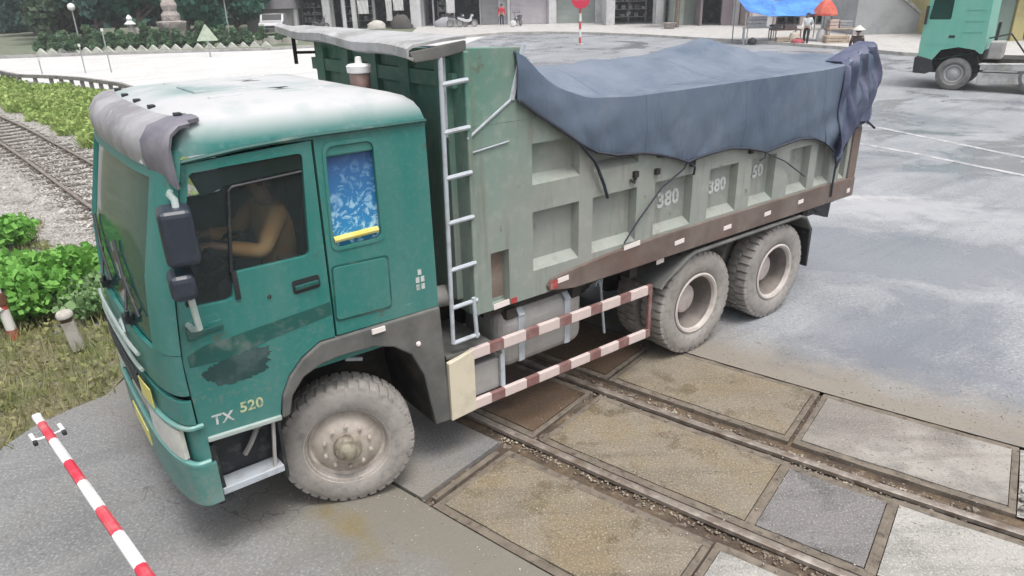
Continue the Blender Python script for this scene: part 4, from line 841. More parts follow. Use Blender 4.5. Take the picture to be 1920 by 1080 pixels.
HEAP = [(-6.6, 2.55), (-6.45, 2.70), (-6.2, 2.74), (-5.8, 2.76), (-5.45, 2.83), (-5.25, 2.93), (-5.0, 2.97), (-4.8, 2.93), (-4.5, 2.86), (-4.0, 2.84), (-3.4, 2.82), (-2.6, 2.84), (-2.0, 2.92), (-1.7, 3.0), (-1.42, 3.08)]
VAL = [(-6.6, 2.55), (-6.2, 2.78), (-5.7, 2.70), (-5.0, 2.70), (-4.0, 2.66), (-3.0, 2.60), (-2.2, 2.62), (-1.8, 2.78), (-1.42, 3.07)]
def sm(tab, x): return (interp(x - .08, tab) + 2 * interp(x, tab) + interp(x + .08, tab)) / 4
mb = MB(); rows = []; NX = 130
for i in range(NX):
    x = -1.42 - (6.52 - 1.42) * i / (NX - 1); e, c_, h_, v_ = interp(x, EDGE), sm(CREST, x), sm(HEAP, x), sm(VAL, x); r = []
    wr = .006 + .02 * max(0, min(1, (-5.3 - x) / .6))
    for k in range(16):
        t = k / 15; z = e + (c_ - e) * t; off = wr * (math.sin(x * 9 + z * 11) + .7 * math.sin(x * 23 - z * 7) + .6 * math.sin(z * 19 + x * 4)) * math.sin(math.pi * min(1, t + .12)) + .012
        sag = .025 * math.sin(math.pi * t); 
        for xt in (-2.18, -3.3, -4.51, -5.86):
            dx = x - xt; rr_ = math.hypot(dx, z - e + .10); an = math.atan2(dx, z - e + .10); off += .020 * abs(math.sin(an * 3.4 + xt)) ** .6 * math.exp(-(dx / .55) ** 2) * min(1, rr_ / .25) * (1 - t) ** .7
        r.append(Vector((x + (.05 * math.sin(7 * z) if x < -5.6 else 0), 1.245 + off * (1 - .5 * t) + sag * .6, z)))
    for k in range(0, 30):
        y = 1.215 - 2.43 * k / 29; a = min(1.2, abs(y))
        z = h_ + (v_ - h_) * min(1, a / .72) ** 1.3 if a < .72 else v_ + (c_ - v_) * ((a - .72) / .48) ** 1.6
        z += .012 * (math.sin(x * 5 + y * 6) + .7 * math.sin(x * 11 - y * 9) + .5 * math.sin(x * 3.1 + y * 13)) * (1 - (a / 1.2) ** 4)
        z += (.018 * math.sin(x * 27 + y * 14) + .012 * math.sin(x * 41 - y * 9)) * max(0, 1 - abs(y - .85) / .35) * (1 if -5.0 < x < -2.7 else .2)
        if k == 0: z = c_ + .012
        r.append(Vector((x, y, z)))
    for z in (c_ - .15, c_ - .35, 2.1): r.append(Vector((x, -1.25 - .01, z)))
    rows.append(r)
mb.shell(rows, -.012)
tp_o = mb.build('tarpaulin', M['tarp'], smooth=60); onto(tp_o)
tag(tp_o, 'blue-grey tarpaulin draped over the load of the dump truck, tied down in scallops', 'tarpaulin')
mb = MB(); mb.tube([(x, 1.275 + .01 * math.sin(x * 17), z - .008) for x, z in EDGE[::-1]], .013, 6)
mb.tube([(-2.0, 1.27, 2.38), (-2.18, 1.265, 2.2), (-2.29, 1.255, 2.0), (-2.34, 1.25, 1.88)], .014, 6); mb.tube([(-3.3, 1.275, 2.045), (-3.27, 1.265, 1.98), (-3.0, 1.25, 1.85), (-2.72, 1.245, 1.60), (-2.55, 1.255, 1.44)], .008, 5)
mb.tube([(-3.3, 1.275, 2.045), (-3.42, 1.265, 1.97), (-3.43, 1.25, 1.90)], .011, 5); mb.tube([(-4.51, 1.27, 1.965), (-4.5, 1.26, 1.90), (-4.44, 1.25, 1.88)], .009, 5); mb.tube([(-4.55, 1.26, 1.93), (-4.9, 1.245, 1.80), (-5.3, 1.25, 1.58)], .007, 5); mb.tube([(-5.88, 1.27, 1.6), (-5.89, 1.262, 1.42), (-5.9, 1.26, 1.25)], .012, 5)
bd_ = MB(); rows2 = []
for i in range(34):
    q = i / 33; x = -5.80 - .62 * q; r = []
    for j in range(15):
        t = j / 14; top = 2.66 + .20 * q; bot = 1.72 + .34 * min(1, q * 1.6); z = top + (bot - top) * t
        yv = 1.30 + .035 * math.sin(q * 21 + 3 * t) + .02 * math.sin(q * 43 - 5 * t) - .05 * (1 - t) ** 2 + .02 * math.sin(9 * t + q * 4); r.append(Vector((x + .05 * math.sin(t * 5 + q * 3) + .10 * t * (.5 - q), yv, z)))
    r = [Vector((x, 1.02, 2.72 + .17 * q)), Vector((x, 1.2, 2.72 + .17 * q))] + r; rows2.append(r)
x = -6.44; rows2.append([Vector((x, 1.0, p.z if p.y > 1.1 else p.z)) for p in rows2[-1]])
bd_.shell(rows2, .012); bo_ = bd_.build('tarp_bundle', mat('dark_blue_cloth', (.055, .068, .125), .55, [((.11, .12, .18), 3, .4, .65)], bump=(4, .4, .06)), smooth=60); onto(bo_); tag(bo_, 'dark blue bunched cloth tied over the rear corner of the dump truck body', 'cloth')
rp = mb.build('rope', M['rope'], smooth=60); onto(rp); tag(rp, 'dark rope along the lower edge of the tarpaulin, tied to the truck side', 'rope')
# bottle-like jug stowed on the cab roof
jg = thing('water_jug', 'brown jug with white collar and cap at the rear of the cab roof', 'jug'); jg.matrix_world = TM @ Matrix.Translation((-.60, .50, 2.845)) @ Matrix.Scale(.85, 4)
mb = MB(); mb.lathe([(.0, 0), (.075, 0), (.085, .015), (.085, .11), (.075, .13), (.0, .13)], 20, 'Z'); mb.build('jug_body', mat('brown_jug', (.20, .13, .115), .5, [((.3, .2, .18), 8, .4, .7)]), jg, smooth=40)
mb = MB(); mb.lathe([(.07, .12), (.10, .13), (.105, .18), (.085, .195), (.03, .2), (.025, .25), (.0, .255)], 20, 'Z'); mb.build('jug_cap', M['white'], jg, smooth=40)

# ================================================================== PEOPLE
M['skin'] = mat('skin', (.42, .25, .17), .55)
M['hair'] = mat('black_hair', (.015, .013, .012), .5)
def skin_obj(name, chains, m, parent, levels=1):
    """chains: list of point lists [(x,y,z,r), ...]; equal points are shared so the body is one surface"""
    V = []; R2 = []; E = []; idx = {}
    def vid(p):
        k = tuple(round(a, 4) for a in p[:3])
        if k not in idx: idx[k] = len(V); V.append(p[:3]); R2.append(p[3])
        return idx[k]
    for ch in chains:
        ids = [vid(p) for p in ch]; E += [(a, b) for a, b in zip(ids, ids[1:])]
    me = bpy.data.meshes.new(name); me.from_pydata(V, E, [])
    o = bpy.data.objects.new(name, me); COL.objects.link(o); me.materials.append(m)
    s_ = o.modifiers.new('skin', 'SKIN'); s_.use_smooth_shade = True; sk = me.skin_vertices[0].data
    for i, r in enumerate(R2): sk[i].radius = (r, r); sk[i].use_root = (i == 0)
    b = o.modifiers.new('sub', 'SUBSURF'); b.levels = levels; b.render_levels = levels
    if parent: o.parent = parent
    return o
def hand(w_, d, side, up):
    """palm and five curled fingers from the wrist w_ along d"""
    w_, d, side, up = Vector(w_), Vector(d).normalized(), Vector(side).normalized(), Vector(up).normalized(); P = w_ + d * .07; ch = [[(*w_, .024), (*P, .030)]]
    for k, (o_, L) in enumerate(((-.03, .070), (-.01, .080), (.01, .076), (.03, .060))):
        a = P + side * o_ + d * .02; b = a + d * L * .55 - up * .012; c_ = b + d * L * .3 - up * .03; ch.append([(*P, .030), (*a, .010), (*b, .009), (*c_, .008)])
    t = w_ + d * .03 - side * .03; ch.append([(*P, .030), (*(t - side * .015), .012), (*(t + d * .04 - side * .03 - up * .01), .010)])
    return ch
def person(label, loc, rz, pose, shirt, trousers, hat=None, cat='person', extra=None):
    t = thing('person', label, cat, loc, rz)
    J = pose; pel = J['pelvis']; che = J['chest']; nk = J['neck']; hd = J['head']
    q = lambda a, b, f: tuple(a[i] + (b[i] - a[i]) * f for i in range(3))
    body = [[(*pel, .125), (*q(pel, che, .5), .115), (*che, .135), (*nk, .055), (*q(nk, hd, .5), .066), (*hd, .095), (hd[0], hd[1], hd[2] + .07, .07)]]
    body.append([(*q(nk, hd, .62), .08), (hd[0] + .085, hd[1], hd[2] - .035, .018)]) if False else None
    for sd_ in ('l', 'r'):
        sh, el, wr = J['sh_' + sd_], J['el_' + sd_], J['wr_' + sd_]; hp, kn, an, toe = J['hip_' + sd_], J['kn_' + sd_], J['an_' + sd_], J['toe_' + sd_]
        body.append([(*che, .135), (*sh, .058), (*q(sh, el, .5), .050), (*el, .042), (*q(el, wr, .5), .038), (*wr, .026)])
        body += hand(wr, Vector(wr) - Vector(el), (0, 1 if sd_ == 'l' else -1, 0), (0, 0, 1)) if extra == 'hands' else [[(*wr, .026), (*q(el, wr, 1.3), .034), (*q(el, wr, 1.6), .015)]]
        body.append([(*pel, .125), (*hp, .095), (*q(hp, kn, .5), .078), (*kn, .058), (*q(kn, an, .4), .055), (*an, .038), (*toe, .03)])
    body = [b for b in body if b]
    bo = skin_obj('body', body, M['skin'], t)
    sc = [[(*pel, .14), (*q(pel, che, .5), .137), (*che, .155), (*q(che, nk, .7), .085)]]; tc = [[(pel[0], pel[1], pel[2] + .03, .15), (*pel, .148)]]
    for sd_ in ('l', 'r'):
        sh, el, wr = J['sh_' + sd_], J['el_' + sd_], J['wr_' + sd_]; hp, kn, an = J['hip_' + sd_], J['kn_' + sd_], J['an_' + sd_]
        sc.append([(*che, .155), (*sh, .075), (*q(sh, el, .5), .068), (*el, .058)] + ([(*q(el, wr, .5), .052), (*q(el, wr, .9), .045)] if J.get('long') else []))
        tc.append([(*pel, .148), (*hp, .112), (*q(hp, kn, .5), .095), (*kn, .075), (*q(kn, an, .5), .07), (*q(kn, an, .95), .062)])
    skin_obj('shirt', sc, shirt, t); skin_obj('trousers', tc, trousers, t)
    mb = MB(); mb.lathe([(.105, -.01), (.108, .03), (.095, .08), (.06, .115), (.0, .128)], 18, 'Z', (hd[0] - .012, hd[1], hd[2])); mb.build('hair', M['hair'], t, smooth=60)
    mb = MB(); mb.lathe([(.018, 0), (.010, .03), (0, .032)], 8, 'X', (hd[0] + .085, hd[1], hd[2] - .02))
    for s_ in (1, -1): mb.lathe([(.013, 0), (.009, .006), (0, .008)], 8, 'X', (hd[0] + .088, hd[1] + .035 * s_, hd[2] + .01)); mb.obox((hd[0] - .005, hd[1] + .098 * s_, hd[2] - .005), (.03, .015, .06))
    mb.obox((hd[0] + .088, hd[1], hd[2] - .06), (.008, .05, .01)); mb.build('face', mat('face_features', (.22, .11, .08), .6) if 'face_m' not in M else M['face_m'], t, smooth=50)
    if hat == 'cone':
        mb = MB(); mb.lathe([(.27, -.02), (.265, .0), (.14, .10), (.0, .20)], 24, 'Z', (hd[0], hd[1], hd[2] + .06)); mb.build('conical_hat', mat('pale_conical_hat', (.58, .55, .50), .8), t, smooth=40)
        mb = MB(); mb.lathe([(.275, .035), (.28, .045), (.262, .055)], 24, 'Z', (hd[0], hd[1], hd[2] + .005)); mb.build('hat_brim', M['black'], t)
    return t
def stand_pose(stride=0.0, long=False):
    s = stride
    return dict(pelvis=(0, 0, .95), chest=(0.02, 0, 1.28), neck=(.02, 0, 1.47), head=(.045, 0, 1.60), long=long,
        sh_l=(.02, .19, 1.40), sh_r=(.02, -.19, 1.40), el_l=(-.02 - s * .5, .24, 1.13), el_r=(-.02 + s * .5, -.24, 1.13), wr_l=(.06 - s * .5, .24, .90), wr_r=(.10 + s * .6, -.24, .91),
        hip_l=(0, .10, .90), hip_r=(0, -.10, .90), kn_l=(.04 + s * .5, .11, .50), kn_r=(.04 - s * .35, -.11, .50), an_l=(s * .9, .11, .09), an_r=(-s * .95, -.11, .10), toe_l=(s * .9 + .16, .12, .035), toe_r=(-s * .95 + .14, -.12, .035))
M['face_m'] = mat('face_features', (.20, .10, .075), .6)
seat = dict(pelvis=(.08, 0, 1.72), chest=(.10, 0, 2.04), neck=(.13, 0, 2.24), head=(.17, 0, 2.37), long=True, sh_l=(.11, .19, 2.16), sh_r=(.11, -.19, 2.16), el_l=(.27, .29, 1.96), el_r=(.30, -.27, 1.95), wr_l=(.49, .20, 2.02), wr_r=(.50, -.19, 2.01),
    hip_l=(.10, .11, 1.70), hip_r=(.10, -.11, 1.70), kn_l=(.50, .15, 1.74), kn_r=(.50, -.15, 1.74), an_l=(.57, .15, 1.32), an_r=(.57, -.15, 1.32), toe_l=(.72, .16, 1.25), toe_r=(.72, -.16, 1.25))
drv = person('driver in a tan top seated behind the truck window, both arms at the wheel', (0, 0, 0), 0, seat, mat('tan_cloth', (.78, .42, .16), .8, [((.82, .54, .27), 4, .4, .7)]), mat('dark_trousers', (.03, .03, .035), .8), extra='hands')
drv.matrix_world = TM @ Matrix.Translation((.12, .64, .0))
CL = lambda n, c: mat(n, c, .8, [(tuple(x * .7 for x in c), 6, .45, .7, .6)])

# ================================================================== BARRIER, POSTS
bt = Vector((-3.046, 3.832, 1.0)); bd = Vector((1.73 - .40 + 0, 0, 0)); bend = Vector((-1.716, 2.481, 1.0)); dv = (bend - bt).normalized()
bm_ = thing('barrier_boom', 'red and white striped crossing barrier arm reaching in at the bottom left', 'barrier', bt, math.atan2(dv.y, dv.x))
mb = MB(); L = 3.1; rows = []
for i in range(32):
    x = L * i / 31; hw = .026 + .003 * x; hh = .023 + .0025 * x; rows.append([(x, hw * math.cos(a) * (1 if abs(math.cos(a)) < .8 else 1), hh * math.sin(a)) for a in [math.pi / 4 + k * math.pi / 2 + d_ for k in range(4) for d_ in (-.35, .35)]])
mb.grid(rows, closed=True); mb.f += [tuple(range(7, -1, -1)), tuple(31 * 8 + k for k in range(8))]; mb.build('boom_arm', M['boom'], bm_, smooth=30)
mb = MB(); mb.obox((-.015, 0, 0), (.05, .052, .045)); mb.build('boom_tip', M['white'], bm_, bevel=.012)
for sg in (1, -1):
    mb = MB(); mb.tube([(.27, .015 * sg, -.005), (.24, .075 * sg, -.015)], .010, 6); mb.obox((.20, .078 * sg, -.02), (.10, .024, .03)); b_ = mb.build('side_bracket', M['white'], bm_, bevel=.006)
    mb = MB(); mb.obox((.265, .078 * sg, -.022), (.035, .024, .03)); mb.build('bracket_end', M['black'], b_, bevel=.006)
mb = MB(); mb.box(2.75, 3.15, -.16, .16, -1.0, .12); mb.box(2.68, 3.22, -.24, .24, -1.0, -.94); mb.box(2.72, 3.18, -.19, .19, .12, .16); mb.build('drive_cabinet', CL('barrier_cabinet', (.45, .42, .12)), bm_, bevel=.02)
p1 = thing('striped_post', 'leaning red and white striped post at the left edge beside the bright green bush', 'post', (-5.76, 7.30, 0))
mb = MB(); mb.tube([(0, 0, -.1), (-.05, .02, .35), (-.13, .03, 1.0)], .055, 10); mb.build('post', M['post_rw'], p1, smooth=40)
mb = MB(); mb.tube([(-.02, -.02, .30), (-.10, -.06, .24), (-.22, -.10, .27), (-.34, -.10, .35)], .03, 8); mb.build('curved_bracket', M['white'], p1, smooth=50)
mb = MB(); mb.lathe([(.065, 0), (.068, .02), (.068, .13), (.065, .15)], 12, 'Z', (-.05, .02, .33)); mb.build('clamp', CL('rusty_clamp', (.16, .07, .04)), p1)
p2 = thing('marker_post', 'short white marker post with a dark band and rounded cap in the weeds', 'marker post', (-4.80, 6.92, -.02)); p2.rotation_euler = (.06, -.10, .5); p2.scale = (.82, .82, .9)
M['whitepost'] = mat('weathered_white_post', (.50, .47, .44), .85, [((.3, .28, .22), 7, .45, .7)])
mb = MB(); mb.box(-.075, .075, -.06, .06, -.05, .36); mb.build('post', M['whitepost'], p2, bevel=.015)
mb = MB(); mb.box(-.07, .07, -.056, .056, .355, .425); mb.build('band', mat('dark_band_paint', (.10, .07, .045), .8), p2, bevel=.01)
mb = MB(); mb.lathe([(.0, 0), (.10, 0), (.105, .03), (.08, .07), (.0, .085)], 16, 'Z', (0, 0, .42)); mb.build('cap', M['whitepost'], p2, smooth=50)

# ================================================================== VEGETATION
def quads(P, size, up=.35, stretch=1.0, tilt=None):
    """leaf quads at points P (n,3), sizes (n,)"""
    n = len(P); d = RNG.normal(0, 1, (n, 3)); d[:, 2] = d[:, 2] * .6 + up; d /= np.linalg.norm(d, axis=1)[:, None]
    a = np.cross(d, RNG.normal(0, 1, (n, 3))); a /= np.linalg.norm(a, axis=1)[:, None]; b = np.cross(d, a)
    a = a * (size * .5)[:, None]; b = b * (size * .5 * stretch)[:, None]
    V = np.stack([P - a * .55 - b, P + a - b * .15, P + a * .5 + b, P - a + b * .2], 1).reshape(-1, 3); return V, np.arange(4 * n).reshape(n, 4)
def blades(P, h, wd):
    n = len(P); a = RNG.uniform(0, 6.283, n); t = np.stack([np.cos(a), np.sin(a), 0 * a], 1) * (wd / 2)[:, None]; lean = np.stack([RNG.normal(0, .35, n), RNG.normal(0, .35, n), np.ones(n)], 1) * h[:, None]
    m = P + lean * .55; tip = P + lean + np.stack([RNG.normal(0, .15, n), RNG.normal(0, .15, n), 0 * a], 1) * h[:, None]
    V = np.stack([P - t, P + t, m + t * .8, tip], 1); V2 = np.stack([P - t, m + t * .8, tip, m - t * .8], 1)
    return V2.reshape(-1, 3), np.arange(4 * n).reshape(n, 4)
def n_of(x, y):
    s = x * TU.x + y * TU.y; v, d_ = tcen(s); return (x * TN.x + y * TN.y - v) / math.sqrt(1 + d_ * d_), s
M['grass'] = leaf_mat('verge_grass', (.18, .28, .07), (.30, .375, .13), .5)
M['grass2'] = leaf_mat('near_grass', (.15, .20, .06), (.27, .25, .13), 1.2)
M['leafy'] = leaf_mat('bright_weed_leaves', (.075, .23, .035), (.18, .37, .085), 1.5)
M['leafy2'] = leaf_mat('grey_green_weed_leaves', (.10, .21, .08), (.20, .30, .14), 1.5)
VX = sorted(VERGE); 
def verge_y(x):
    for (a, ya), (b, yb) in zip(VX, VX[1:]):
        if a <= x <= b: return ya + (yb - ya) * (x - a) / (b - a)
    return -1
pts = []
while len(pts) < 38000:
    x = RNG.uniform(-34, -4.5); y = RNG.uniform(9, 38); n, s = n_of(x, y)
    if n > 1.12 + .14 * math.sin(s * 2.1) + .12 * math.sin(s * 5) and y < verge_y(x) - .55 and (n < 9 or y > verge_y(x) - 8): pts.append((x, y, H(y) - .1))
P = np.array(pts); hm = .5 + .5 * np.sin(P[:, 0] * 1.3) * np.sin(P[:, 1] * 1.1 + P[:, 0] * .4)
k = 21000; Va, Fa = blades(P[:k], RNG.uniform(.15, .36, k) * (.7 + .6 * hm[:k]), RNG.uniform(.02, .05, k))
Q = P[k:].copy(); Q[:, 2] += RNG.uniform(.05, .34, len(Q)) * (.7 + .6 * hm[k:]); Vb, Fb = quads(Q, RNG.uniform(.06, .17, len(Q)))
o = raw_mesh('verge_grass', np.concatenate([Va, Vb]), np.concatenate([Fa, Fb + len(Va)]), M['grass']); tag(o, 'thick bright green grass and weeds on the strip between railway and road', 'grass', kind='stuff')
# a solid low bank under the grass so that soil does not glare through
mb = MB(); rows = []
for i in range(30):
    s = -33 + 27 * i / 29; r = []
    for n in (1.25, 1.7, 3.0, 4.3, 5.0): r.append(tp(s, n, -.12 + (.10 if n > 1.3 else 0)))
    rows.append(r)
rows = [[p for p in r] for r in rows]; o = mb.grid(rows).build('verge_bank', mat('grassy_soil', (.12, .16, .05), .95, [((.2, .22, .09), 3, .4, .65)], world=True), smooth=60); o['kind'] = 'structure'
# near side, low dry grass
def in_near(x, y):
    n, s = n_of(x, y)
    lim = [(-30, -4.9), (3, -4.8), (4.9, -4.4), (5.3, -4.3), (5.55, -4.15), (5.82, -3.95), (6.3, -3.9), (6.9, -3.95), (7.5, -4.0), (9, -4.6), (30, -20)]
    return x < interp(y, lim) + .12 * math.sin(y * 9) + .08 * math.sin(y * 23) and n < -1.55 + .15 * math.sin(s * 3)
pts = []
while len(pts) < 26000:
    y = RNG.uniform(3.5, 12); x = RNG.uniform(-13, -3.7)
    if in_near(x, y) and x > -1.25 * y - 1.5: pts.append((x, y, -.11 if False else -.10))
P = np.array(pts); k = 15000
Va, Fa = blades(P[:k], RNG.uniform(.08, .24, k), RNG.uniform(.008, .018, k)); Q = P[k:].copy(); Q[:, 2] += RNG.uniform(.02, .16, len(Q)); Vb, Fb = quads(Q, RNG.uniform(.025, .07, len(Q)))
o = raw_mesh('low_weeds', np.concatenate([Va, Vb]), np.concatenate([Fa, Fb + len(Va)]), M['grass2']); tag(o, 'patchy dry grass and low weeds at the edge of the asphalt', 'weeds', kind='stuff')
mb = MB(); rows = []
for y in [2 + .5 * i for i in range(24)]:
    r = []
    for q in range(9):
        x = -14 + (interp(y, [(3, -4.85), (4.9, -4.45), (5.82, -4.0), (6.9, -4.0), (7.6, -4.1), (14, -9)]) + 14) * (q / 8) ** .5; n, s = n_of(x, y)
        if n > -1.8: q2 = tp(s, -1.8); x, y2 = q2.x, q2.y
        r.append((x, y if n <= -1.8 else y2, -.095 + .02 * math.sin(3 * x + 2 * y)))
    rows.append(r)
o = mb.grid(rows).build('weedy_soil', mat('weedy_soil', (.17, .15, .09), .95, [((.11, .13, .05), 2.2, .4, .6), ((.27, .24, .18), 25, .5, .65, .7)], bump=(40, .6, .03), world=True), smooth=60); o['kind'] = 'structure'
def shrub(label, c, r, h, n, m, size, grp=None):
    t = thing('shrub', label, 'bush', c, 0, grp); P = []
    lumps = [(RNG.uniform(-.75, .75) * r, RNG.uniform(-.75, .75) * r, RNG.uniform(.35, .75) * h, RNG.uniform(.35, .6) * r) for _ in range(11)] + [(0, 0, h * .55, r * .7)]
    while len(P) < n:
        lx, ly, lz, lr = lumps[RNG.integers(0, len(lumps))]; d = RNG.normal(0, 1, 3); d /= np.linalg.norm(d); rr = lr * RNG.uniform(.55, 1.05)
        p = (lx + d[0] * rr, ly + d[1] * rr, lz + d[2] * rr * h / r * .8)
        if p[2] > .0: P.append(p)
    V, F = quads(np.array(P), size * RNG.lognormal(-.15, .45, len(P)), up=.5); raw_mesh('foliage', V, F, m, t)
    mb = MB()
    for k in range(14): a = k * 1.85; mb.tube([(0, 0, -.1), (.2 * r * math.cos(a), .2 * r * math.sin(a), h * .4), (.8 * r * math.cos(a), .8 * r * math.sin(a), h * (.7 + .25 * math.sin(k)))], [.015, .01, .005], 5)
    mb.build('stems', M['trunk'], t); return t
M['trunk'] = mat('bark', (.13, .10, .08), .9, [((.22, .19, .16), 6, .45, .65)], bump=(14, .5))
shrub('bright green leafy bush behind the short white marker post', (-6.45, 8.35, -.1), .95, .60, 11000, M['leafy'], .072)
shrub('darker leafy bush between the green bush and the truck', (-5.35, 8.05, -.1), .55, .38, 4500, M['leafy2'], .06)
shrub('bushy weeds at the left edge of the frame beside the stone ballast', (-8.5, 9.9, -.1), .9, .62, 7500, M['leafy'], .078)
shrub('small pale weed clump at the foot of the ballast, behind the bright bush', (-7.3, 9.35, -.1), .5, .3, 1600, M['leafy2'], .08)

def crown(n, r, h, z0, size, seed, lumps=16):
    rg = np.random.default_rng(seed); L = [(rg.uniform(-.7, .7) * r, rg.uniform(-.7, .7) * r, z0 + h * rg.uniform(.12, .88), rg.uniform(.28, .5) * r) for _ in range(lumps)]; P = []
    for _ in range(n):
        lx, ly, lz, lr = L[rg.integers(0, lumps)]; d = rg.normal(0, 1, 3); d /= np.linalg.norm(d); q = lr * rg.uniform(.5, 1.08) ** .6; P.append((lx + d[0] * q, ly + d[1] * q, lz + d[2] * q * .8))
    return quads(np.array(P), rg.uniform(size * .6, size * 1.4, n), up=.3)
def tree(name, label, loc, r, h, z0, n, m, size, seed, grp=None):
    t = thing(name, label, 'tree', loc, 0, grp); V, F = crown(n, r, h - z0, z0, size, seed); raw_mesh('crown', V, F, m, t)
    rg = random.Random(seed); mb = MB(); mb.tube([(0, 0, -.3), (rg.uniform(-.1, .1), rg.uniform(-.1, .1), z0 * .8), (rg.uniform(-.3, .3), rg.uniform(-.3, .3), h * .7)], [.22, .17, .06], 9)
    for k in range(6):
        a = k * 1.05 + rg.uniform(-.3, .3); z = z0 * .8 + (h - z0) * .08 * k; mb.tube([(0, 0, z), (r * .35 * math.cos(a), r * .35 * math.sin(a), z + .6), (r * .75 * math.cos(a), r * .75 * math.sin(a), z + 1.4)], [.09, .06, .02], 6)
    mb.build('trunk', M['trunk'], t, smooth=50); return t
LM = [leaf_mat('blue_green_foliage', (.035, .085, .075), (.06, .125, .10), .25), leaf_mat('deep_green_foliage', (.02, .085, .06), (.045, .14, .095), .25), leaf_mat('olive_foliage', (.06, .10, .06), (.10, .14, .09), .25)]
TS = [  # px u, distance, radius, height, crown base, material, label
 (4, 70, 1.6, 1.5, .1, 0, 'low blue-green tree farthest left, under the open sky'), (62, 66, 2.5, 5.6, .7, 0, 'blue-green tree second from the left edge'), (85, 60, 3.0, 7.0, .8, 0, 'broad blue-green tree left of the reddish-topped olive tree'),
 (112, 56, 2.4, 6.4, .9, 2, 'olive tree behind the left globe lamp'), (150, 60, 3.0, 8.0, .9, 0, 'dark tree right of the left globe lamp'), (178, 55, 2.6, 7.0, 1.4, 0, 'tree with bare pale stems left of the white lantern post'),
 (215, 58, 3.0, 8.5, 1.2, 0, 'tall tree behind the white lantern post'), (262, 54, 2.3, 7.0, 2.0, 1, 'deep green tree over the white panel fence'), (300, 62, 3.2, 8.5, 1.2, 0, 'tree behind the stone monument'),
 (352, 56, 2.8, 7.5, .8, 1, 'deep green tree just right of the stone monument'), (392, 58, 2.9, 8.0, .7, 1, 'deep green tree left of the right globe lamp'), (440, 60, 3.0, 8.5, .8, 1, 'deep green tree behind the right globe lamp'), (482, 66, 3.0, 8.5, 1.2, 2, 'olive tree behind the grey shed')]
for i, (u, y, r, h, z0, mi, lb) in enumerate(TS):
    tree('tree', lb, (px_x(u, y), y, H(y)), r, h, z0, 4200, LM[mi], .42, 100 + i, 'trees along the park on the left')
P = []
for _ in range(9000):
    u = RNG.uniform(22, 560); y = RNG.uniform(74, 92); x = px_x(u, y); P.append((x, y, H(y) + RNG.uniform(0, 1) * (2.2 + 6.5 * min(1, max(0, (u - 15) / 60)))))
V, F = quads(np.array(P), RNG.uniform(.8, 1.8, len(P))); o = raw_mesh('far_wood', V, F, LM[0]); tag(o, 'far wood closing the view behind the roadside trees on the left', 'wood', kind='stuff')
# clipped bushes of the roadside hedge
HM = leaf_mat('hedge_leaves', (.06, .12, .07), (.11, .18, .10), .6)
bush0 = None
for i in range(19):
    u = 70 + i * 21.5; y = interp(u, [(60, 47.2), (200, 48.0), (470, 49.2)]) + .25 * math.sin(i * 2.3); loc = (px_x(u, y), y, H(y) + .1)
    if bush0 is None:
        bush0 = thing('hedge_bush', 'x', 'bush', loc, 0, 'low clipped bushes along the far side of the road'); V, F = crown(1500, .55, 1.15, .12, .16, 55, 9); raw_mesh('foliage', V, F, HM, bush0); mb = MB(); mb.tube([(0, 0, -.1), (0, 0, .5)], .04, 6); mb.build('stem', M['trunk'], bush0); b = bush0
    else: b = copy_tree(bush0)
    b.location = loc; b.rotation_euler = (0, 0, i * 1.3); s = 1.0 + .16 * math.sin(i * 3.7); b.scale = (s, s, s * (1 + .12 * math.sin(i * 5.1)))
    b['label'] = 'low clipped roadside bush in the row along the far kerb at the left'
for u, lb in ((487, 'lone dark clipped bush left of the grey car by the pale wall'), (524, 'lone clipped bush nearest the truck canopy by the pale wall')):
    y = 49.3; b = copy_tree(bush0); b.location = (px_x(u, y), y, H(y) + .35); b.scale = (.7, .7, .75); b['label'] = lb; b['group'] = 'bushes by the pale wall'
mb = MB()
for i in range(21): u = 62 + i * 21.5; y = interp(u, [(60, 46.9), (200, 47.4), (470, 48.4)]); mb.prism([(px_x(u, y) - .36, H(y) + .08), (px_x(u, y) + .36, H(y) + .08), (px_x(u, y), H(y) + .42)], 'Y', y - .1, y + .1)  # white wedges added in place of the pale gaps between bush bottoms
wl = mb.build('gap_wedges', mat('pale_gap_white', (.55, .56, .52), .85, [((.35, .36, .3), 3, .45, .65)])); tag(wl, 'row of small white wedges standing in for pale gaps at the foot of the roadside bushes', 'edging')
mb = MB(); y = 50.0; mb.box(px_x(465, y), px_x(552, y), y, y + .25, H(y), H(y) + .62); o = mb.build('low_wall', mat('pale_low_wall', (.52, .51, .47), .85, [((.38, .37, .33), 2, .4, .7)]), bevel=.02); tag(o, 'low pale wall below the grey car', 'wall')

# ================================================================== STREET FURNITURE
M['concrete_rail'] = mat('weathered_concrete_rail', (.24, .23, .22), .9, [((.14, .13, .12), 3, .45, .65)])
GR = [(-25.6, 35.6), (-24, 34.5), (-21.7, 32.5), (-19.9, 31.85), (-18.0, 30.85), (-15.3, 28.75), (-12.2, 25.3), (-10.2, 21.6)]
gr = thing('guard_rail', 'low dark concrete guard rail on stubby posts between the green strip and the road', 'guard rail', (GR[0][0], GR[0][1], H(GR[0][1])))
mb = MB(); gp = []
for i in range(len(GR) - 1):
    a = Vector((*GR[i], H(GR[i][1]) + .40)) - gr.location; b = Vector((*GR[i + 1], H(GR[i + 1][1]) + .40)) - gr.location; mb.bar(a, b, .16, .14); L = (b - a).length; k = max(2, round(L / .85))
    gp += [a.lerp(b, j / k) for j in range(k)]
mb.build('rail', M['concrete_rail'], gr, bevel=.01)
mb = MB(); mb.box(-.06, .06, -.06, .06, -.5, -.06); po = mb.build('post', M['concrete_rail'], gr)
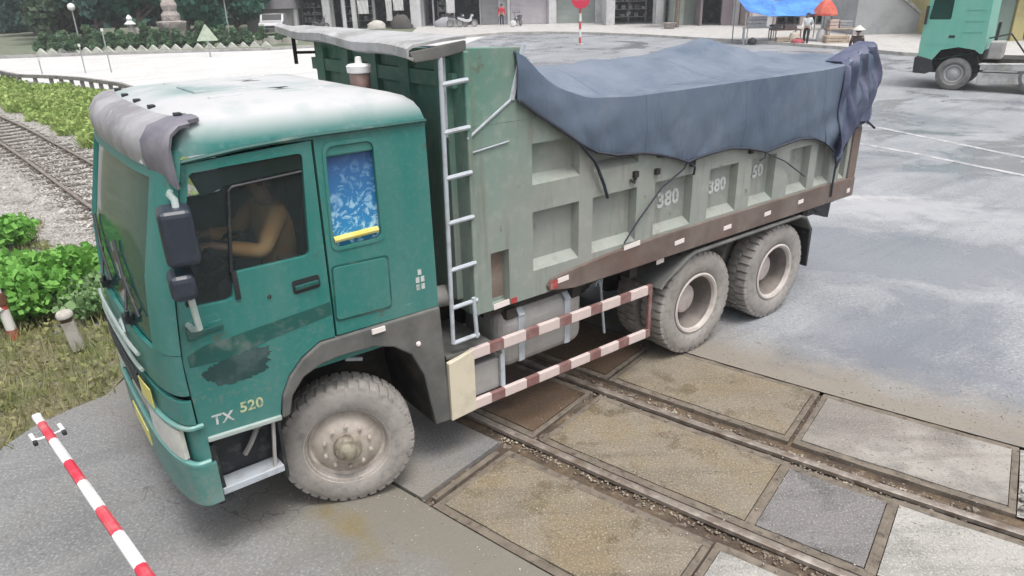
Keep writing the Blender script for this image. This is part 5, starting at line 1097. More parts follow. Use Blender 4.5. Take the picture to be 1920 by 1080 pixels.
for i, p in enumerate(gp):
    o = po if i == 0 else po.copy()
    if i: COL.objects.link(o); o.parent = gr
    o.location = p
M['pole'] = mat('grey_pole', (.30, .33, .32), .6); M['globe'] = mat('white_globe', (.72, .74, .72), .3)
def globe_lamp(label, u, y, h):
    t = thing('street_lamp', label, 'lamp post', (px_x(u, y), y, H(y)), 0, 'globe lamps in the roadside park'); mb = MB(); mb.tube([(0, 0, 0), (0, 0, h - .2)], [.06, .04], 8); mb.lathe([(.10, 0), (.10, .25), (.06, .3)], 10, 'Z'); mb.build('pole', M['pole'], t, smooth=40)
    mb = MB(); mb.lathe([(.0, -.24), (.12, -.21), (.21, -.1), (.23, 0), (.21, .11), (.12, .2), (0, .24)], 16, 'Z', (0, 0, h)); mb.build('globe', M['globe'], t, smooth=60); return t
globe_lamp('globe lamp post on the left in front of the olive tree', 140, 49, 2.75); globe_lamp('globe lamp post on the right in front of the deep green trees', 426, 53, 3.1)
# warning sign with a pale triangular back, and thin poles at the road edge
y = 43.2; t = thing('road_sign', 'triangular road sign on a thin pole in front of the hedge, pale from behind', 'road sign', (px_x(383, y), y, H(y)), .35)
mb = MB(); mb.tube([(0, 0, 0), (0, 0, 1.6)], .04, 8); mb.build('pole', M['pole'], t)
mb = MB(); mb.prism(rounded([(-.60, .90), (.60, .90), (0, 1.85)], .1), 'Y', -.04, -.015); mb.build('sign_plate', mat('pale_sign_back', (.46, .52, .42), .6, [((.34, .42, .3), 5, .45, .65)]), t)
for u, v0, v1, lb in ((137, 140, 96, 'thin pale pole at the near road edge, middle of the three'), (187, 146, 78, 'tallest thin pale pole at the near road edge with a small white top'), (53, 140, 117, 'short thin pole at the near road edge farthest left')):
    y = 36.5; t = thing('marker_pole', lb, 'pole', (px_x(u, y), y, H(y))); h = (v0 - v1) * y / 1310 * 1.02; mb = MB(); mb.tube([(0, 0, 0), (0, 0, h)], .028, 6); mb.build('pole', M['pole'], t)
    mb = MB(); mb.box(-.05, .05, -.03, .03, h, h + .14); mb.build('reflector', M['white'], t)
# red round sign on a banded pole beyond the truck
y = 45.3; t = thing('stop_sign', 'round red sign on a red and white banded pole at the roadside beyond the tarpaulin', 'road sign', (px_x(1088, y), y, H(y) - .0))
mb = MB(); mb.tube([(0, 0, 0), (0, 0, 2.9)], .075, 10); mb.build('pole', M['pole_rw'], t)
mb = MB(); mb.lathe([(0, -.13), (.56, -.13), (.56, -.10), (0, -.10)], 28, 'Y', (0, 0, 2.62)); mb.build('sign_disc', mat('red_sign', (.55, .02, .06), .5), t)
mb = MB(); mb.box(-.34, .34, -.136, -.131, 2.55, 2.69); mb.build('white_bar', M['white'], t); mb = MB(); mb.lathe([(.26, 0), (.24, .08), (0, .1)], 14, 'Z'); mb.build('footing', M['kerb'], t)
# white lantern post, panel fence, stone monument
y = 49.5; t = thing('lantern_post', 'white masonry post topped with a lantern, left of the white panel fence', 'lantern post', (px_x(243, y), y, H(y)))
mb = MB(); mb.box(-.16, .16, -.16, .16, 0, 1.55); mb.build('post', M['whitepost'], t, bevel=.02); mb = MB(); mb.lathe([(.34, 1.55), (.36, 1.62), (.22, 1.75), (.16, 1.8), (.2, 1.95), (.12, 2.1), (0, 2.2)], 12, 'Z'); mb.build('lantern', M['globe'], t, smooth=40)
t = thing('panel_fence', 'white panel fence between the lantern post and the stone monument', 'fence', (px_x(268, y), y, H(y)))
for i in range(4): mb = MB(); x = -.42 + i * .28; mb.box(x - .11, x + .11, -.03, .03, .1, 1.42); mb.build('panel', M['whitepost'], t, bevel=.008)
mb = MB(); mb.box(-.6, .6, .03, .07, .3, .38); mb.box(-.6, .6, .03, .07, 1.1, 1.18); mb.build('rail', M['pole'], t)
t = thing('stone_monument', 'pale stone monument on a tapered base among the trees on the left', 'monument', (px_x(322, y), y, H(y)))
M['stonework'] = mat('pale_stonework', (.36, .31, .29), .9, [((.24, .22, .21), 2.5, .42, .6), ((.46, .42, .4), 6, .5, .66)], bump=(6, .8, .1))
mb = MB(); mb.lathe([(.62, 0), (.66, .25), (.72, .3), (.78, 1.15), (.95, 1.55), (.98, 1.7), (.6, 1.75), (0, 1.75)], 7, 'Z'); mb.build('base', M['stonework'], t, bevel=.03)
mb = MB(); mb.lathe([(.55, 1.72), (.6, 2.1), (.42, 2.35), (.52, 2.7), (.35, 3.1), (.30, 3.6), (.12, 4.0), (0, 4.1)], 9, 'Z'); mb.build('sculpture', M['stonework'], t, smooth=30, bevel=.02)

# ================================================================== VEHICLES BEYOND
def simple_wheel(parent, x, y, r, wd, rz=0, rim='rim'):
    o = MB().lathe([(r * .55, wd * .3), (r * .7, wd * .5), (r * .9, wd * .46), (r, wd * .3), (r, -wd * .3), (r * .9, -wd * .5), (r * .55, -wd * .4)], 32).build('wheel', M['tyre_dark'], parent, smooth=40)
    q = MB().lathe([(r * .58, wd * .30), (r * .5, wd * .36), (r * .42, wd * .1), (r * .3, wd * .25), (r * .16, wd * .4), (0, wd * .42)], 24).build('rim', M[rim], o, smooth=30); o.location = (x, y, r); o.rotation_euler = (0, 0, rz); return o
M['tyre_dark'] = mat('grey_tyre', (.13, .13, .13), .9, [((.22, .21, .2), 4, .4, .7)])
M['green2'] = paint('green_tractor_paint', (.12, .42, .33), dust=(.42, .5, .46), amt=.25, rough=.4)
P0 = at(1780, 168, 25.0); hd = math.atan2(.63, -.78)
tr = thing('tractor_truck', 'light green tractor truck with a dark side window at the right edge', 'truck', (0, 0, 0), hd)
off = Matrix.Rotation(hd, 3, 'Z') @ Vector((0, 1.2, 0)); tr.location = (P0.x - off.x, P0.y - off.y, H(25))
mb = MB(); cabp = [(1.16, .95), (1.19, 1.45), (1.17, 2.2), (1.08, 3.25), (.7, 3.6), (-.70, 3.75), (-.76, 1.32), (-.74, 1.22), (-.66, 1.22), (-.5, 1.34), (0, 1.42), (.5, 1.32), (.72, .98)]
plate(mb, cabp, [rounded([(1.05, 2.30), (.38, 2.30), (.38, 2.98), (.98, 2.98)], .06)], 1.12, 1.2); plate(mb, cabp, [], -1.2, -1.12)
rows = [[(x, 1.16, z), (x, -1.16, z)] for x, z in cabp[:7]]; mb.grid(rows); mb.grid([[(-.76, 1.16, 1.3), (-.76, -1.16, 1.3)], [(.72, 1.16, .98), (.72, -1.16, .98)]]); cb = mb.build('cab', M['green2'], tr, bevel=.03)
mb = MB(); mb.box(.35, 1.08, 1.13, 1.15, 2.2, 3.05); mb.build('door_window', mat('dark_green_glass', (.008, .05, .04), .1), cb)
mb = MB(); mb.prism(rounded([(.10, 1.5), (1.05, 1.5), (1.05, 2.2), (.10, 2.2)], .05), 'Y', 1.2, 1.206); d_ = mb.build('door', M['green2'], cb); mb = MB(); mb.box(.16, .34, 1.206, 1.22, 1.72, 1.80); mb.build('handle', M['black'], d_)
mb = MB()
for z in (1.9, 2.25, 2.6): mb.box(-.62, -.05, 1.2, 1.212, z, z + .05)
mb.build('side_ribs', M['green2'], cb); mb = MB(); mb.box(1.08, 1.15, 1.2, 1.38, 2.15, 2.75); mb.build('mirror', M['black'], cb, bevel=.02)
mb = MB(); mb.prism([(1.25, .55), (1.27, 1.05), (1.15, 1.12), (.72, 1.0), (.62, .62), (.85, .52)], 'Y', -1.22, 1.22); mb.build('bumper', M['black'], tr, bevel=.02)
mb = MB(); mb.box(1.19, 1.28, .75, 1.1, .95, 1.15); mb.build('headlight', M['lamp'], tr, bevel=.02)
ar = [(.75, .95), (.55, 1.2), (.28, 1.34), (0, 1.4), (-.3, 1.34), (-.58, 1.2), (-.72, .85)]
mb = MB(); mb.grid([[(x, y, z) for x, z in ar] for y in (1.21, .7)]); mb.build('wheel_arch', M['chassis'], tr)
mb = MB(); mb.box(-4.5, 1.0, -.45, .45, .7, 1.0); mb.box(-.72, .75, -.8, .8, .55, 1.42); mb.box(-2.6, -1.2, -1.0, .9, .9, 1.05); mb.build('chassis', M['chassis'], tr)
simple_wheel(tr, 0, 1.03, .54, .3, 0, 'white_rim') if M.setdefault('white_rim', mat('grey_white_rim', (.36, .36, .36), .6)) else None
simple_wheel(tr, 0, -1.03, .54, .3, math.pi, 'white_rim'); simple_wheel(tr, -2.35, 1.03, .54, .3, 0, 'white_rim'); simple_wheel(tr, -2.35, -1.03, .54, .3, math.pi, 'white_rim')
mb = MB(); mb.box(-2.08, -.72, .75, 1.17, .28, .62); mb.box(-2.1, -.75, .75, 1.19, .70, .92); mb.prism([(-.72, .85), (-.66, .9), (-2.15, .95), (-2.15, .90)], 'Y', .7, 1.2); mb.build('side_tank', mat('pale_aluminium', (.50, .50, .49), .5, [((.3, .3, .29), 3, .45, .65)], metal=.2), tr, bevel=.04)
mb = MB(); mb.box(-1.30, -.88, .4, 1.1, 1.05, 1.62); mb.box(-2.6, -2.0, -.5, 1.1, 1.02, 1.22); mb.build('equipment_box', M['tank'], tr, bevel=.05)
mb = MB(); mb.tube([(-.95, .5, 1.0), (-1.0, .6, 2.2)], .05, 8); mb.tube([(-.8, .8, 1.7), (-1.4, .85, 1.85), (-1.9, .6, 1.2)], .03, 6); mb.build('air_lines', M['black'], tr)
mb = MB(); mb.lathe([(.42, 0), (.45, .06), (.3, .1)], 18, 'Z', (-2.7, 0, 1.05)); mb.build('coupling', M['chassis'], tr)

# parked grey car in front of the shed
y = 58; ca = thing('parked_car', 'small pale grey car seen from the front behind the low wall', 'car', (px_x(513, y), y, H(y) + .3), R_(-80))
mb = MB(); sec = [(1.95, .35), (2.0, .6), (1.9, .78), (1.1, .92), (.55, 1.38), (-.9, 1.42), (-1.6, .98), (-2.0, .92), (-2.02, .4)]
rows = [[(x, yy, z if abs(yy) < .8 else .35 + (z - .35) * .97) for x, z in sec] for yy in (-.86, -.8, 0, .8, .86)]; mb.grid(rows); mb.f += [tuple(range(9)), tuple(36 + i for i in reversed(range(9)))]; cbod = mb.build('body', mat('pale_grey_car_paint', (.45, .45, .46), .3, coat=.5), ca, smooth=25)
mb = MB(); mb.prism([(1.04, .95), (.58, 1.34), (.56, 1.34), (1.0, .94)], 'Y', -.7, .7); mb.build('windscreen', M['black'], cbod).location = (.03, 0, .02)
for s_ in (.62, -.62): mb = MB(); mb.box(1.9, 2.01, s_ - .16, s_ + .16, .6, .74); mb.build('headlight', M['lamp'], ca, bevel=.02)
mb = MB(); mb.box(1.95, 2.02, -.45, .45, .42, .56); mb.build('grille', M['black'], ca)
for x in (1.25, -1.25):
    for s_ in (.78, -.78): simple_wheel(ca, x, s_, .31, .2, 0 if s_ > 0 else math.pi, 'white_rim')

def motorbike(label, loc, rz, col):
    t = thing('motorbike', label, 'motorbike', loc, rz, 'motorbikes parked by the shops')
    for x in (.62, -.62):
        o = MB().lathe([(.22, .03), (.28, .05), (.30, 0), (.28, -.05), (.22, -.03)], 20).build('wheel', M['tyre_dark'], t, smooth=40); o.location = (x, 0, .30); MB().lathe([(.21, .02), (.05, .03), (0, .03)], 12).build('rim', M['white_rim'], o)
    mb = MB(); mb.prism([(.35, .45), (.48, .95), (.36, 1.0), (.2, .62), (-.1, .58), (-.35, .70), (-.85, .80), (-.8, .62), (-.3, .42), (.1, .36)], 'Y', -.13, .13); mb.build('fairing', col, t, bevel=.04)
    mb = MB(); mb.prism([(-.05, .68), (-.1, .78), (-.75, .86), (-.8, .80), (-.3, .70)], 'Y', -.14, .14); mb.build('seat', M['black'], t, bevel=.03)
    mb = MB(); mb.tube([(.62, .08, .30), (.42, .05, 1.0)], .025, 6); mb.tube([(.35, -.34, 1.02), (.44, 0, 1.05), (.35, .34, 1.02)], .02, 6); mb.tube([(.38, .26, 1.05), (.36, .32, 1.22)], .01, 5); mb.tube([(.38, -.26, 1.05), (.36, -.32, 1.22)], .01, 5); mb.build('handlebar', M['black'], t)
    mb = MB(); mb.lathe([(0, .1), (.08, .07), (.1, 0)], 12, 'X', (.47, 0, .88)); mb.build('headlight', M['lamp'], t, smooth=40); return t

# ================================================================== SHOP HOUSES
def wallm(n, c): return mat(n, c, .85, [(tuple(x * .75 for x in c), .9, .42, .68), (tuple(min(.75, x * 1.12) for x in c), 5, .5, .7, .6)])
M['dark_in'] = mat('dark_shop_interior', (.035, .037, .042), .9, [((.10, .10, .11), 1.6, .45, .6), ((.02, .02, .022), 4, .5, .6)])
def shutterm(n, c):
    m, t, p = new_mat(n); co = coords(t); wv = N(t, 'ShaderNodeTexWave', Scale=3.2); wv.bands_direction = 'Z'; t.links.new(co, wv.inputs['Vector'])
    cc = mixc(t, noise(t, co, .8, lo=.4, hi=.65), c, tuple(x * .82 for x in c)); t.links.new(cc, p.inputs['Base Color']); b = N(t, 'ShaderNodeBump', Strength=.6, Distance=.04); t.links.new(wv.outputs['Fac'], b.inputs['Height']); t.links.new(b.outputs[0], p.inputs['Normal']); p.inputs['Roughness'].default_value = .5; return m
def shop(label, u0, u1, y, wm, bays, height=6.6, depth=9, ground=None):
    """bays: (px from, px to, top height, kind, material)"""
    z0 = H(y) + .13; x0, x1 = px_x(u0, y), px_x(u1, y); cx = (x0 + x1) / 2
    t = thing('shop_house', label, 'shop house', (cx, y, z0)); hw = (x1 - x0) / 2
    mb = MB(); xs = -hw
    B = [(px_x(a, y) - cx, px_x(b, y) - cx, h, k, m) for a, b, h, k, m in bays]
    for a, b, h, k, m in B:
        if a > xs + .01: mb.box(xs, a, 0, .25, -.3, 3.2)
        mb.box(a, b, 0, .25, h, 3.2); xs = b
    if xs < hw - .01: mb.box(xs, hw, 0, .25, -.3, 3.2)
    mb.box(-hw, hw, 0, .25, 3.2, height); mb.box(-hw, -hw + .2, .25, depth, -.3, height); mb.box(hw - .2, hw, .25, depth, -.3, height); mb.box(-hw, hw, depth, depth + .2, -.3, height)
    wl_ = mb.build('wall', wm, t)
    mb = MB(); mb.box(-hw - .1, hw + .1, -.3, depth + .3, height, height + .18); mb.build('roof', M['concrete_rail'], t, bevel=.02)
    mb = MB(); mb.box(-hw, hw, -.75, 0, 3.2, 3.32); mb.build('awning_slab', M['kerb'], t)
    mb = MB(); mb.box(-hw + .2, hw - .2, 4.2, 4.3, -.2, 3.2); mb.box(-hw + .2, hw - .2, .25, 4.2, 3.05, 3.15); mb.box(-hw + .2, hw - .2, .25, 4.2, -.15, -.02); mb.build('shop_interior', M['dark_in'], t)
    for i in range(max(1, int(hw * 2 / 3.2))):
        wx = -hw + (i + .5) * 2 * hw / max(1, int(hw * 2 / 3.2)); o = MB().box(wx - .6, wx + .6, -.04, .02, 4.1, 5.5).build('window', M['white_rim'], t); MB().box(wx - .54, wx + .54, -.05, -.035, 4.16, 5.44).build('pane', mat('dark_pane', (.03, .04, .05), .1) if 'pane' not in M else M['pane'], o)
    for a, b, h, k, m in B:
        if k == 'shutter': MB().box(a + .03, b - .03, .08, .14, -.02, h).build('roller_shutter', m, t)
        if k == 'door': MB().box(a + .05, b - .05, .12, .18, 0, h - .05).build('door', m, t, bevel=.02)
        if k == 'shelf':
            mb = MB()
            for z in (.5, 1.1, 1.7): mb.box(a + .1, b - .1, 2.2, 2.7, z, z + .05)
            for q in range(3): mb.box(a + .1 + q * (b - a - .3) / 2, a + .16 + q * (b - a - .3) / 2, 2.2, 2.7, 0, 2.0)
            mb.build('shelving', M['white_rim'], t)
            for q in range(15): xx = a + .35 + (b - a - .7) * (q // 3 + RNG.uniform(-.2, .2)) / 4; zz = (.55, 1.15, 1.75)[q % 3]; ww = RNG.uniform(.1, .22); MB().box(xx - ww, xx + ww, 2.15, 2.5, zz, zz + RNG.uniform(.15, .42)).build('packed_box', m, t)
    return t
def columns(t_, us, y, m, w_=.42, h=3.2, yo=-.45):
    for u, ww in us: x = px_x(u, y) - t_.location.x; MB().box(x - ww / 2, x + ww / 2, yo, yo + ww, -.12, h).build('column', m, t_, bevel=.03)
M['pane'] = mat('dark_pane', (.03, .04, .05), .1); M['whitewall'] = wallm('white_plaster', (.58, .58, .59)); M['goods'] = mat('packed_goods', (.34, .32, .31), .8, [((.12, .12, .13), 2.2, .45, .55), ((.5, .5, .5), 3.4, .55, .62)])
Y1 = 64
s1 = shop('grey open fronted shop with white columns and hanging goods, behind the truck canopy', 540, 792, Y1, wallm('grey_plaster', (.33, .33, .34)), [(552, 606, 2.9, 'shelf', M['goods']), (628, 700, 2.9, 'shelf', M['goods']), (705, 772, 2.9, 'open', None)])
columns(s1, ((551, .75), (616, .62), (648, .3), (667, .4), (781, .85)), Y1, M['whitewall'])
s2 = shop('dark fronted shop with a grey metal door, right of the widest white column', 792, 952, Y1 + .4, wallm('pale_grey_plaster', (.40, .40, .42)), [(796, 812, 2.9, 'open', None), (815, 852, 2.9, 'shelf', M['goods']), (853, 900, 2.9, 'open', None), (902, 935, 2.9, 'shutter', shutterm('grey_metal_door', (.24, .24, .25)))])
s3 = shop('white house with a pinkish white shutter and a grey-green shutter behind the red round sign', 952, 1136, Y1, M['whitewall'], [(957, 1026, 2.9, 'shutter', shutterm('pinkish_shutter', (.47, .44, .47))), (1044, 1115, 2.9, 'shutter', shutterm('grey_green_shutter', (.30, .345, .325)))])
columns(s3, ((1035, .6),), Y1, M['whitewall'])
s4 = shop('white house with a dark glass-fronted shop of shelves', 1136, 1262, 60.5, M['whitewall'], [(1151, 1224, 2.9, 'shelf', M['goods']), (1246, 1256, 2.5, 'door', M['dark_in'])])
columns(s4, ((1143, .7), (1234, .62)), 60.5, M['whitewall'])
s5 = shop('narrow house with a greenish folding front beside the roadside tree', 1262, 1312, 58.5, wallm('greenish_plaster', (.36, .41, .37)), [(1281, 1309, 2.8, 'shutter', shutterm('greenish_folding_door', (.22, .26, .23)))])
s6 = shop('mauve house with one black open doorway', 1312, 1404, 57, wallm('mauve_plaster', (.25, .21, .225)), [(1316, 1352, 2.9, 'open', None), (1372, 1387, 2.2, 'door', M['whitewall'])])
s7 = shop('pink house behind the blue stall canopy', 1404, 1600, 55, wallm('pink_plaster', (.42, .33, .32)), [(1410, 1450, 2.6, 'shutter', M['whitewall']), (1455, 1500, 2.6, 'shelf', M['goods']), (1510, 1560, 2.7, 'shelf', mat('bright_goods', (.5, .36, .3), .7, [((.2, .25, .4), 3, .45, .55), ((.6, .55, .45), 4, .52, .6)]))])
yw = 40; s8 = shop('yellow house with a green doorway behind the green tractor truck', 1838, 2060, yw, wallm('yellow_plaster', (.42, .37, .17)), [(1868, 1902, 2.6, 'door', mat('grey_green_door', (.16, .22, .19), .6)), (1925, 1990, 2.8, 'open', None)])
mb = MB(); x0, x1 = px_x(1845, yw) - s8.location.x, px_x(2050, yw) - s8.location.x; mb.box(x0, x1, -.55, -.45, 2.85, 3.9); mb.build('signboard', mat('yellow_red_signboard', (.5, .36, .03), .5, [((.45, .06, .03), .9, .5, .6)]), s8)
# grey sloping ramp wall at the right
yr = 46; z0 = H(yr); mb = MB(); A = lambda u, v: (px_x(u, yr), 3.4 - (v + 16) * yr / 1310 * 1.02)
mb.prism([(px_x(1604, yr), z0 - .2), (px_x(1604, yr), 3.9), (px_x(1665, yr), 3.35), (px_x(1735, yr), 1.75), (px_x(1742, yr), z0 - .2)], 'Y', yr, yr + 5); o = mb.build('ramp_wall', wallm('smooth_grey_render', (.36, .375, .39)), bevel=.02); tag(o, 'smooth grey sloping ramp wall left of the green tractor truck', 'wall')
mb = MB(); mb.prism([(px_x(1606, yr), 3.9), (px_x(1665, yr), 3.36), (px_x(1735, yr), 1.76), (px_x(1735, yr), 1.94), (px_x(1668, yr), 3.55), (px_x(1606, yr), 4.1)], 'Y', yr - .1, yr + .15); mb.build('coping', mat('speckled_coping', (.42, .42, .41), .9, [((.2, .22, .2), 4, .45, .6)]), o)
y9 = 62; shop('pale house up the slope behind the grey ramp wall', 1600, 1830, y9, wallm('pale_green_plaster', (.44, .48, .45)), [(1700, 1735, 2.6, 'open', None), (1750, 1780, 2.6, 'door', M['dark_in'])], height=7.5)
# grey shed behind the car
y = 63; sh_ = thing('shed', 'grey roofed shed behind the pale grey car', 'shed', (px_x(505, y), y, H(y))); hw = 1.9
mb = MB(); mb.box(-hw, hw, 0, 3, 0, 1.9); mb.build('wall', wallm('shed_boards', (.28, .27, .27)), sh_); mb = MB(); mb.prism([(-hw - .3, 1.85), (-.4, 3.6), (hw + .2, 3.9), (hw + .3, 1.85)], 'Y', -.4, 3.4); mb.build('roof', wallm('mauve_grey_roofing', (.27, .26, .28)), sh_, bevel=.02)
# street tree in front of the narrow houses
tree('street_tree', 'slim roadside tree in front of the narrow greenish house', (px_x(1268, 56), 56, H(56) + .13), 1.7, 6.5, 2.7, 2600, LM[2], .28, 77)
ptb = thing('planter', 'round stone planter at the foot of the slim roadside tree', 'planter', (px_x(1256, 55), 55, H(55) + .13)); mb = MB(); mb.lathe([(.35, 0), (.5, .35), (.55, .4), (.45, .42), (.4, .34), (0, .34)], 14, 'Z'); mb.build('bowl', M['stonework'], ptb, smooth=40)
tree('street_tree', 'small pale green tree behind the market stall', (px_x(1584, 50), 50, H(50) + .13), 1.3, 4.2, 1.0, 1800, leaf_mat('pale_green_foliage', (.16, .26, .13), (.28, .36, .22), .5), .24, 78)
# goods outside the shops
def lump(name, label, cat, u, y, w_, h, d_, m, z=.13, kind='box', grp=None, rz=0.0):
    t = thing(name, label, cat, (px_x(u, y), y, H(y) + z), rz, grp)
    if kind == 'crate':
        for q in range(3): MB().box(-w_ / 2, w_ / 2, -d_ / 2, d_ / 2, q * h / 3 + .01, q * h / 3 + h / 3 - .04).build('slat_row', m, t, bevel=.01)
        MB().box(-w_ / 2 + .02, w_ / 2 - .02, -d_ / 2 + .02, d_ / 2 - .02, .0, h * .9).build('contents', M['goods'], t)
    elif kind == 'heap':
        mb = MB(); rr = np.random.default_rng(int(u)); V = []
        for a in range(8):
            V.append([((w_ / 2) * math.cos(a2) * rr.uniform(.8, 1.1) * math.cos(a * .19), (d_ / 2) * math.sin(a2) * math.cos(a * .19), h * math.sin(a * .2) * rr.uniform(.9, 1.1)) for a2 in [k * math.pi / 6 for k in range(12)]])
        mb.grid(V, closed=True); mb.f.append(tuple(84 + k for k in range(12))); mb.build('heap', m, t, smooth=60)
    elif kind == 'sack':
        mb = MB(); mb.lathe([(.3 * w_, 0), (.5 * w_, .12 * h), (.52 * w_, .5 * h), (.4 * w_, .85 * h), (.14 * w_, .93 * h), (.2 * w_, h), (0, h)], 12, 'Z'); mb.build('sack', m, t, smooth=50)
    elif kind == 'hang':
        mb = MB(); mb.shell([[(-w_ / 2 + w_ * i / 8, .05 * math.sin(i * 2.1 + j), h * j / 5) for i in range(9)] for j in range(6)], .02); mb.build('cloth', m, t, smooth=50); MB().tube([(-w_ / 2 - .05, 0, h), (w_ / 2 + .05, 0, h)], .02, 6).build('hanging_rod', M['black'], t)
    return t
CW = CL('white_cloth', (.60, .60, .60)); CG = CL('grey_cloth', (.30, .30, .32)); BR = CL('dark_brown_heap', (.07, .065, .06))
yy = Y1 - .7
lump('hanging_cloth', 'white sheet hanging in the grey shop left of the dark heap', 'cloth', 683, yy, .9, 1.1, .1, CW, 1.3, 'hang'); lump('hanging_cloth', 'small white sheet hanging above the dark heap', 'cloth', 749, yy, .85, 1.0, .1, CW, 1.5, 'hang'); lump('hanging_cloth', 'narrow white cloth hanging between the slim columns of the grey shop', 'cloth', 731, yy, .5, 1.9, .1, CW, .7, 'hang')
lump('goods_heap', 'dark brown heap of goods beside the widest white column', 'heap', 752, Y1 - 1.2, 2.0, 1.05, 1.2, BR, .13, 'heap'); lump('goods_heap', 'pale heap of bags on the pavement under the hanging cloths', 'heap', 705, Y1 - 1.2, 1.7, .65, 1.0, CL('pale_bags', (.48, .46, .43)), .13, 'heap')
lump('goods_heap', 'grey low heap of goods in front of the shelf bay of the dark shop', 'heap', 838, Y1 - .9, 2.2, .75, 1.0, CG, .13, 'heap'); lump('hanging_cloth', 'pale cloth hanging at the shelf bay of the dark shop', 'cloth', 846, yy, .7, 1.3, .1, CW, 1.2, 'hang')
for u, r_, c_, lb in ((876, .3, (.55, .55, .56), 'white and grey motorbike in front of the dark opening, left of the person in red'), (600, .9, (.10, .10, .11), 'black motorbike between the two leftmost white columns'), (971, 1.9, (.18, .17, .2), 'dark motorbike by the pinkish white shutter'), (858, .1, (.2, .2, .22), 'grey motorbike partly behind the white one')):
    motorbike(lb, (px_x(u, Y1 - 1.8), Y1 - 1.8, H(62) + .14), r_, mat('motorbike_paint', c_, .35, coat=.4))
lump('white_bucket', 'white bag on the pavement beside the dark motorbike by the shutter', 'bag', 962, Y1 - 2.4, .55, .5, .4, CW, .13, 'sack')
pr = person('person in a red jacket and dark trousers standing by the grey metal door', (px_x(941, Y1 - 1.6), Y1 - 1.6, H(62.4) + .13), R_(-100), stand_pose(.05, True), CL('red_jacket', (.55, .03, .06)), CL('dark_trousers', (.03, .03, .05)))
# market stall
ys = 43.6; z0 = H(ys); st = thing('market_stall', 'market stall under a sagging bright blue canopy', 'market stall', (px_x(1465, ys), ys, z0 + .05)); hw = 2.55
mb = MB(); rows = []
for i in range(21):
    x = -hw + 2 * hw * i / 20; r = []
    for j in range(9): yv = -1.2 + 2.4 * j / 8; r.append((x, yv, 1.52 + .75 * (j / 8) + .20 * abs(x / hw) ** 2 - .04 * math.sin(x * 3.2 + yv) + (.12 if i in (0, 20) else 0) - (.12 * (1 - abs(x / hw)) if j < 2 else 0)))
    rows.append(r)
mb.shell(rows, .02); mb.build('canopy', mat('blue_canopy', (.035, .17, .52), .5, [((.09, .30, .66), 1.2, .4, .65), ((.04, .07, .33), 2.2, .55, .7)]), st, smooth=50)
for x, yv in ((-hw + .1, -1.1), (hw - .1, -1.1), (-hw + .1, 1.1), (hw - .1, 1.1)): MB().tube([(x, yv, -.05), (x, yv, 1.7 if yv < 0 else 2.35)], .035, 6).build('pole', M['pole'], st)
def table(label, u, y, w_, h, m):
    t = thing('table', label, 'table', (px_x(u, y), y, H(y) + .05)); MB().box(-w_ / 2, w_ / 2, -.45, .45, h - .06, h).build('table_top', m, t, bevel=.01)
    for a in (-1, 1):
        for b in (-1, 1): MB().box(a * (w_ / 2 - .08) - .03, a * (w_ / 2 - .08) + .03, b * .38 - .03, b * .38 + .03, 0, h - .06).build('leg', m, t)
    return t
table('long white table under the left half of the blue canopy', 1424, ys, 1.7, .85, CW); table('brownish low table under the middle of the blue canopy', 1476, ys - .3, 1.6, .72, CL('brown_boards', (.30, .2, .15))); table('pale goods table beside the red umbrella', 1575, ys - 1.5, 1.5, .8, CL('tan_boards', (.42, .34, .26)))
lump('crate', 'white stacked crate on the long white table', 'crate', 1420, ys, .95, .62, .6, CW, .90, 'crate'); lump('crate', 'dark fruit crate on the brownish table', 'crate', 1456, ys - .3, .6, .3, .5, BR, .77, 'crate'); lump('crate', 'pinkish crate on the brownish table', 'crate', 1482, ys - .3, .7, .28, .5, CL('pink_crate', (.48, .30, .28)), .77, 'crate'); lump('crate', 'tan crate on the pavement below the brownish table', 'crate', 1478, ys - 1.0, 1.2, .38, .5, CL('tan_crate', (.40, .31, .22)), .05, 'crate')
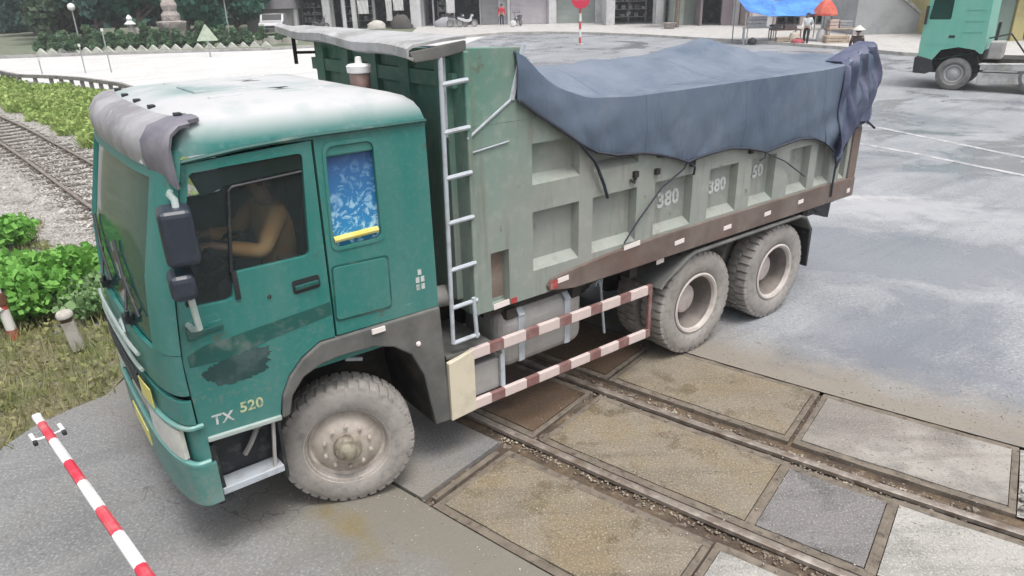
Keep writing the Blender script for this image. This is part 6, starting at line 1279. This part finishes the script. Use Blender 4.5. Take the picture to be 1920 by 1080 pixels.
lump('sack', 'pale sack standing in front of the brownish table', 'sack', 1493, ys - 1.1, .6, .65, .5, CL('pale_sack', (.55, .5, .42)), .05, 'sack'); lump('sack', 'white sack behind the pedestrian in dark trousers', 'sack', 1545, ys - 1.2, .62, .8, .5, CW, .05, 'sack'); lump('sack', 'dark red low sack at the foot of the stall beside the pedestrian', 'sack', 1500, ys - 1.9, .7, .34, .5, CL('red_sack', (.36, .08, .10)), .05, 'sack'); lump('sack', 'black bag on the ground below the long white table', 'sack', 1414, ys - .9, .5, .34, .5, M['black'], .05, 'sack')
lump('crate', 'tan crate at the foot of the goods table beside the red umbrella', 'crate', 1572, ys - 2.2, 1.3, .5, .6, CL('tan_crate_two', (.42, .33, .24)), .05, 'crate'); lump('crate', 'grey crate of goods on the table beside the red umbrella', 'crate', 1584, ys - 1.5, .7, .42, .5, CG, .85, 'crate'); lump('crate', 'pale pink box on the table beside the red umbrella', 'crate', 1562, ys - 1.5, .5, .5, .5, CL('pale_pink_box', (.55, .42, .38)), .85, 'crate')
um = thing('umbrella', 'red market umbrella at the right end of the blue canopy', 'umbrella', (px_x(1545, 42.6), 42.6, H(42.6))); mb = MB(); mb.tube([(0, 0, 0), (0, 0, 2.5)], .03, 6); mb.build('pole', M['pole'], um)
mb = MB(); mb.lathe([(.72, 1.50), (.72, 1.60), (.56, 1.95), (.30, 2.25), (0, 2.42)], 8, 'Z'); mb.build('canopy', mat('red_umbrella_cloth', (.46, .07, .05), .7, [((.58, .16, .1), 2, .45, .65)]), um)
ped = person('person walking in a white shirt and black trousers in front of the market stall', (px_x(1515, 41.5), 41.5, H(41.5) + .02), R_(-120), stand_pose(.22, True), CL('white_shirt', (.62, .66, .68)), CL('black_trousers', (.014, .014, .02)))
yh = 30.0; ht_ = person('person in a pale conical hat on the road behind the truck tail', (px_x(1613, yh), yh, H(yh)), R_(-110), stand_pose(.03, True), CL('dark_jacket', (.09, .07, .075)), CL('dark_work_trousers', (.05, .05, .06)), hat='cone')

# ================================================================== AIR
mb = MB(); mb.box(-242, 242, -32, 302, -1.2, 17); o = mb.build('haze', None); o['kind'] = 'stuff'
m = bpy.data.materials.new('haze'); m.use_nodes = True; t = m.node_tree; t.nodes.remove(t.nodes['Principled BSDF']); v = N(t, 'ShaderNodeVolumePrincipled'); v.inputs['Density'].default_value = .0013; v.inputs['Color'].default_value = (.93, .96, 1, 1); v.inputs['Anisotropy'].default_value = .2
t.links.new(v.outputs[0], t.nodes['Material Output'].inputs['Volume']); o.data.materials.append(m)
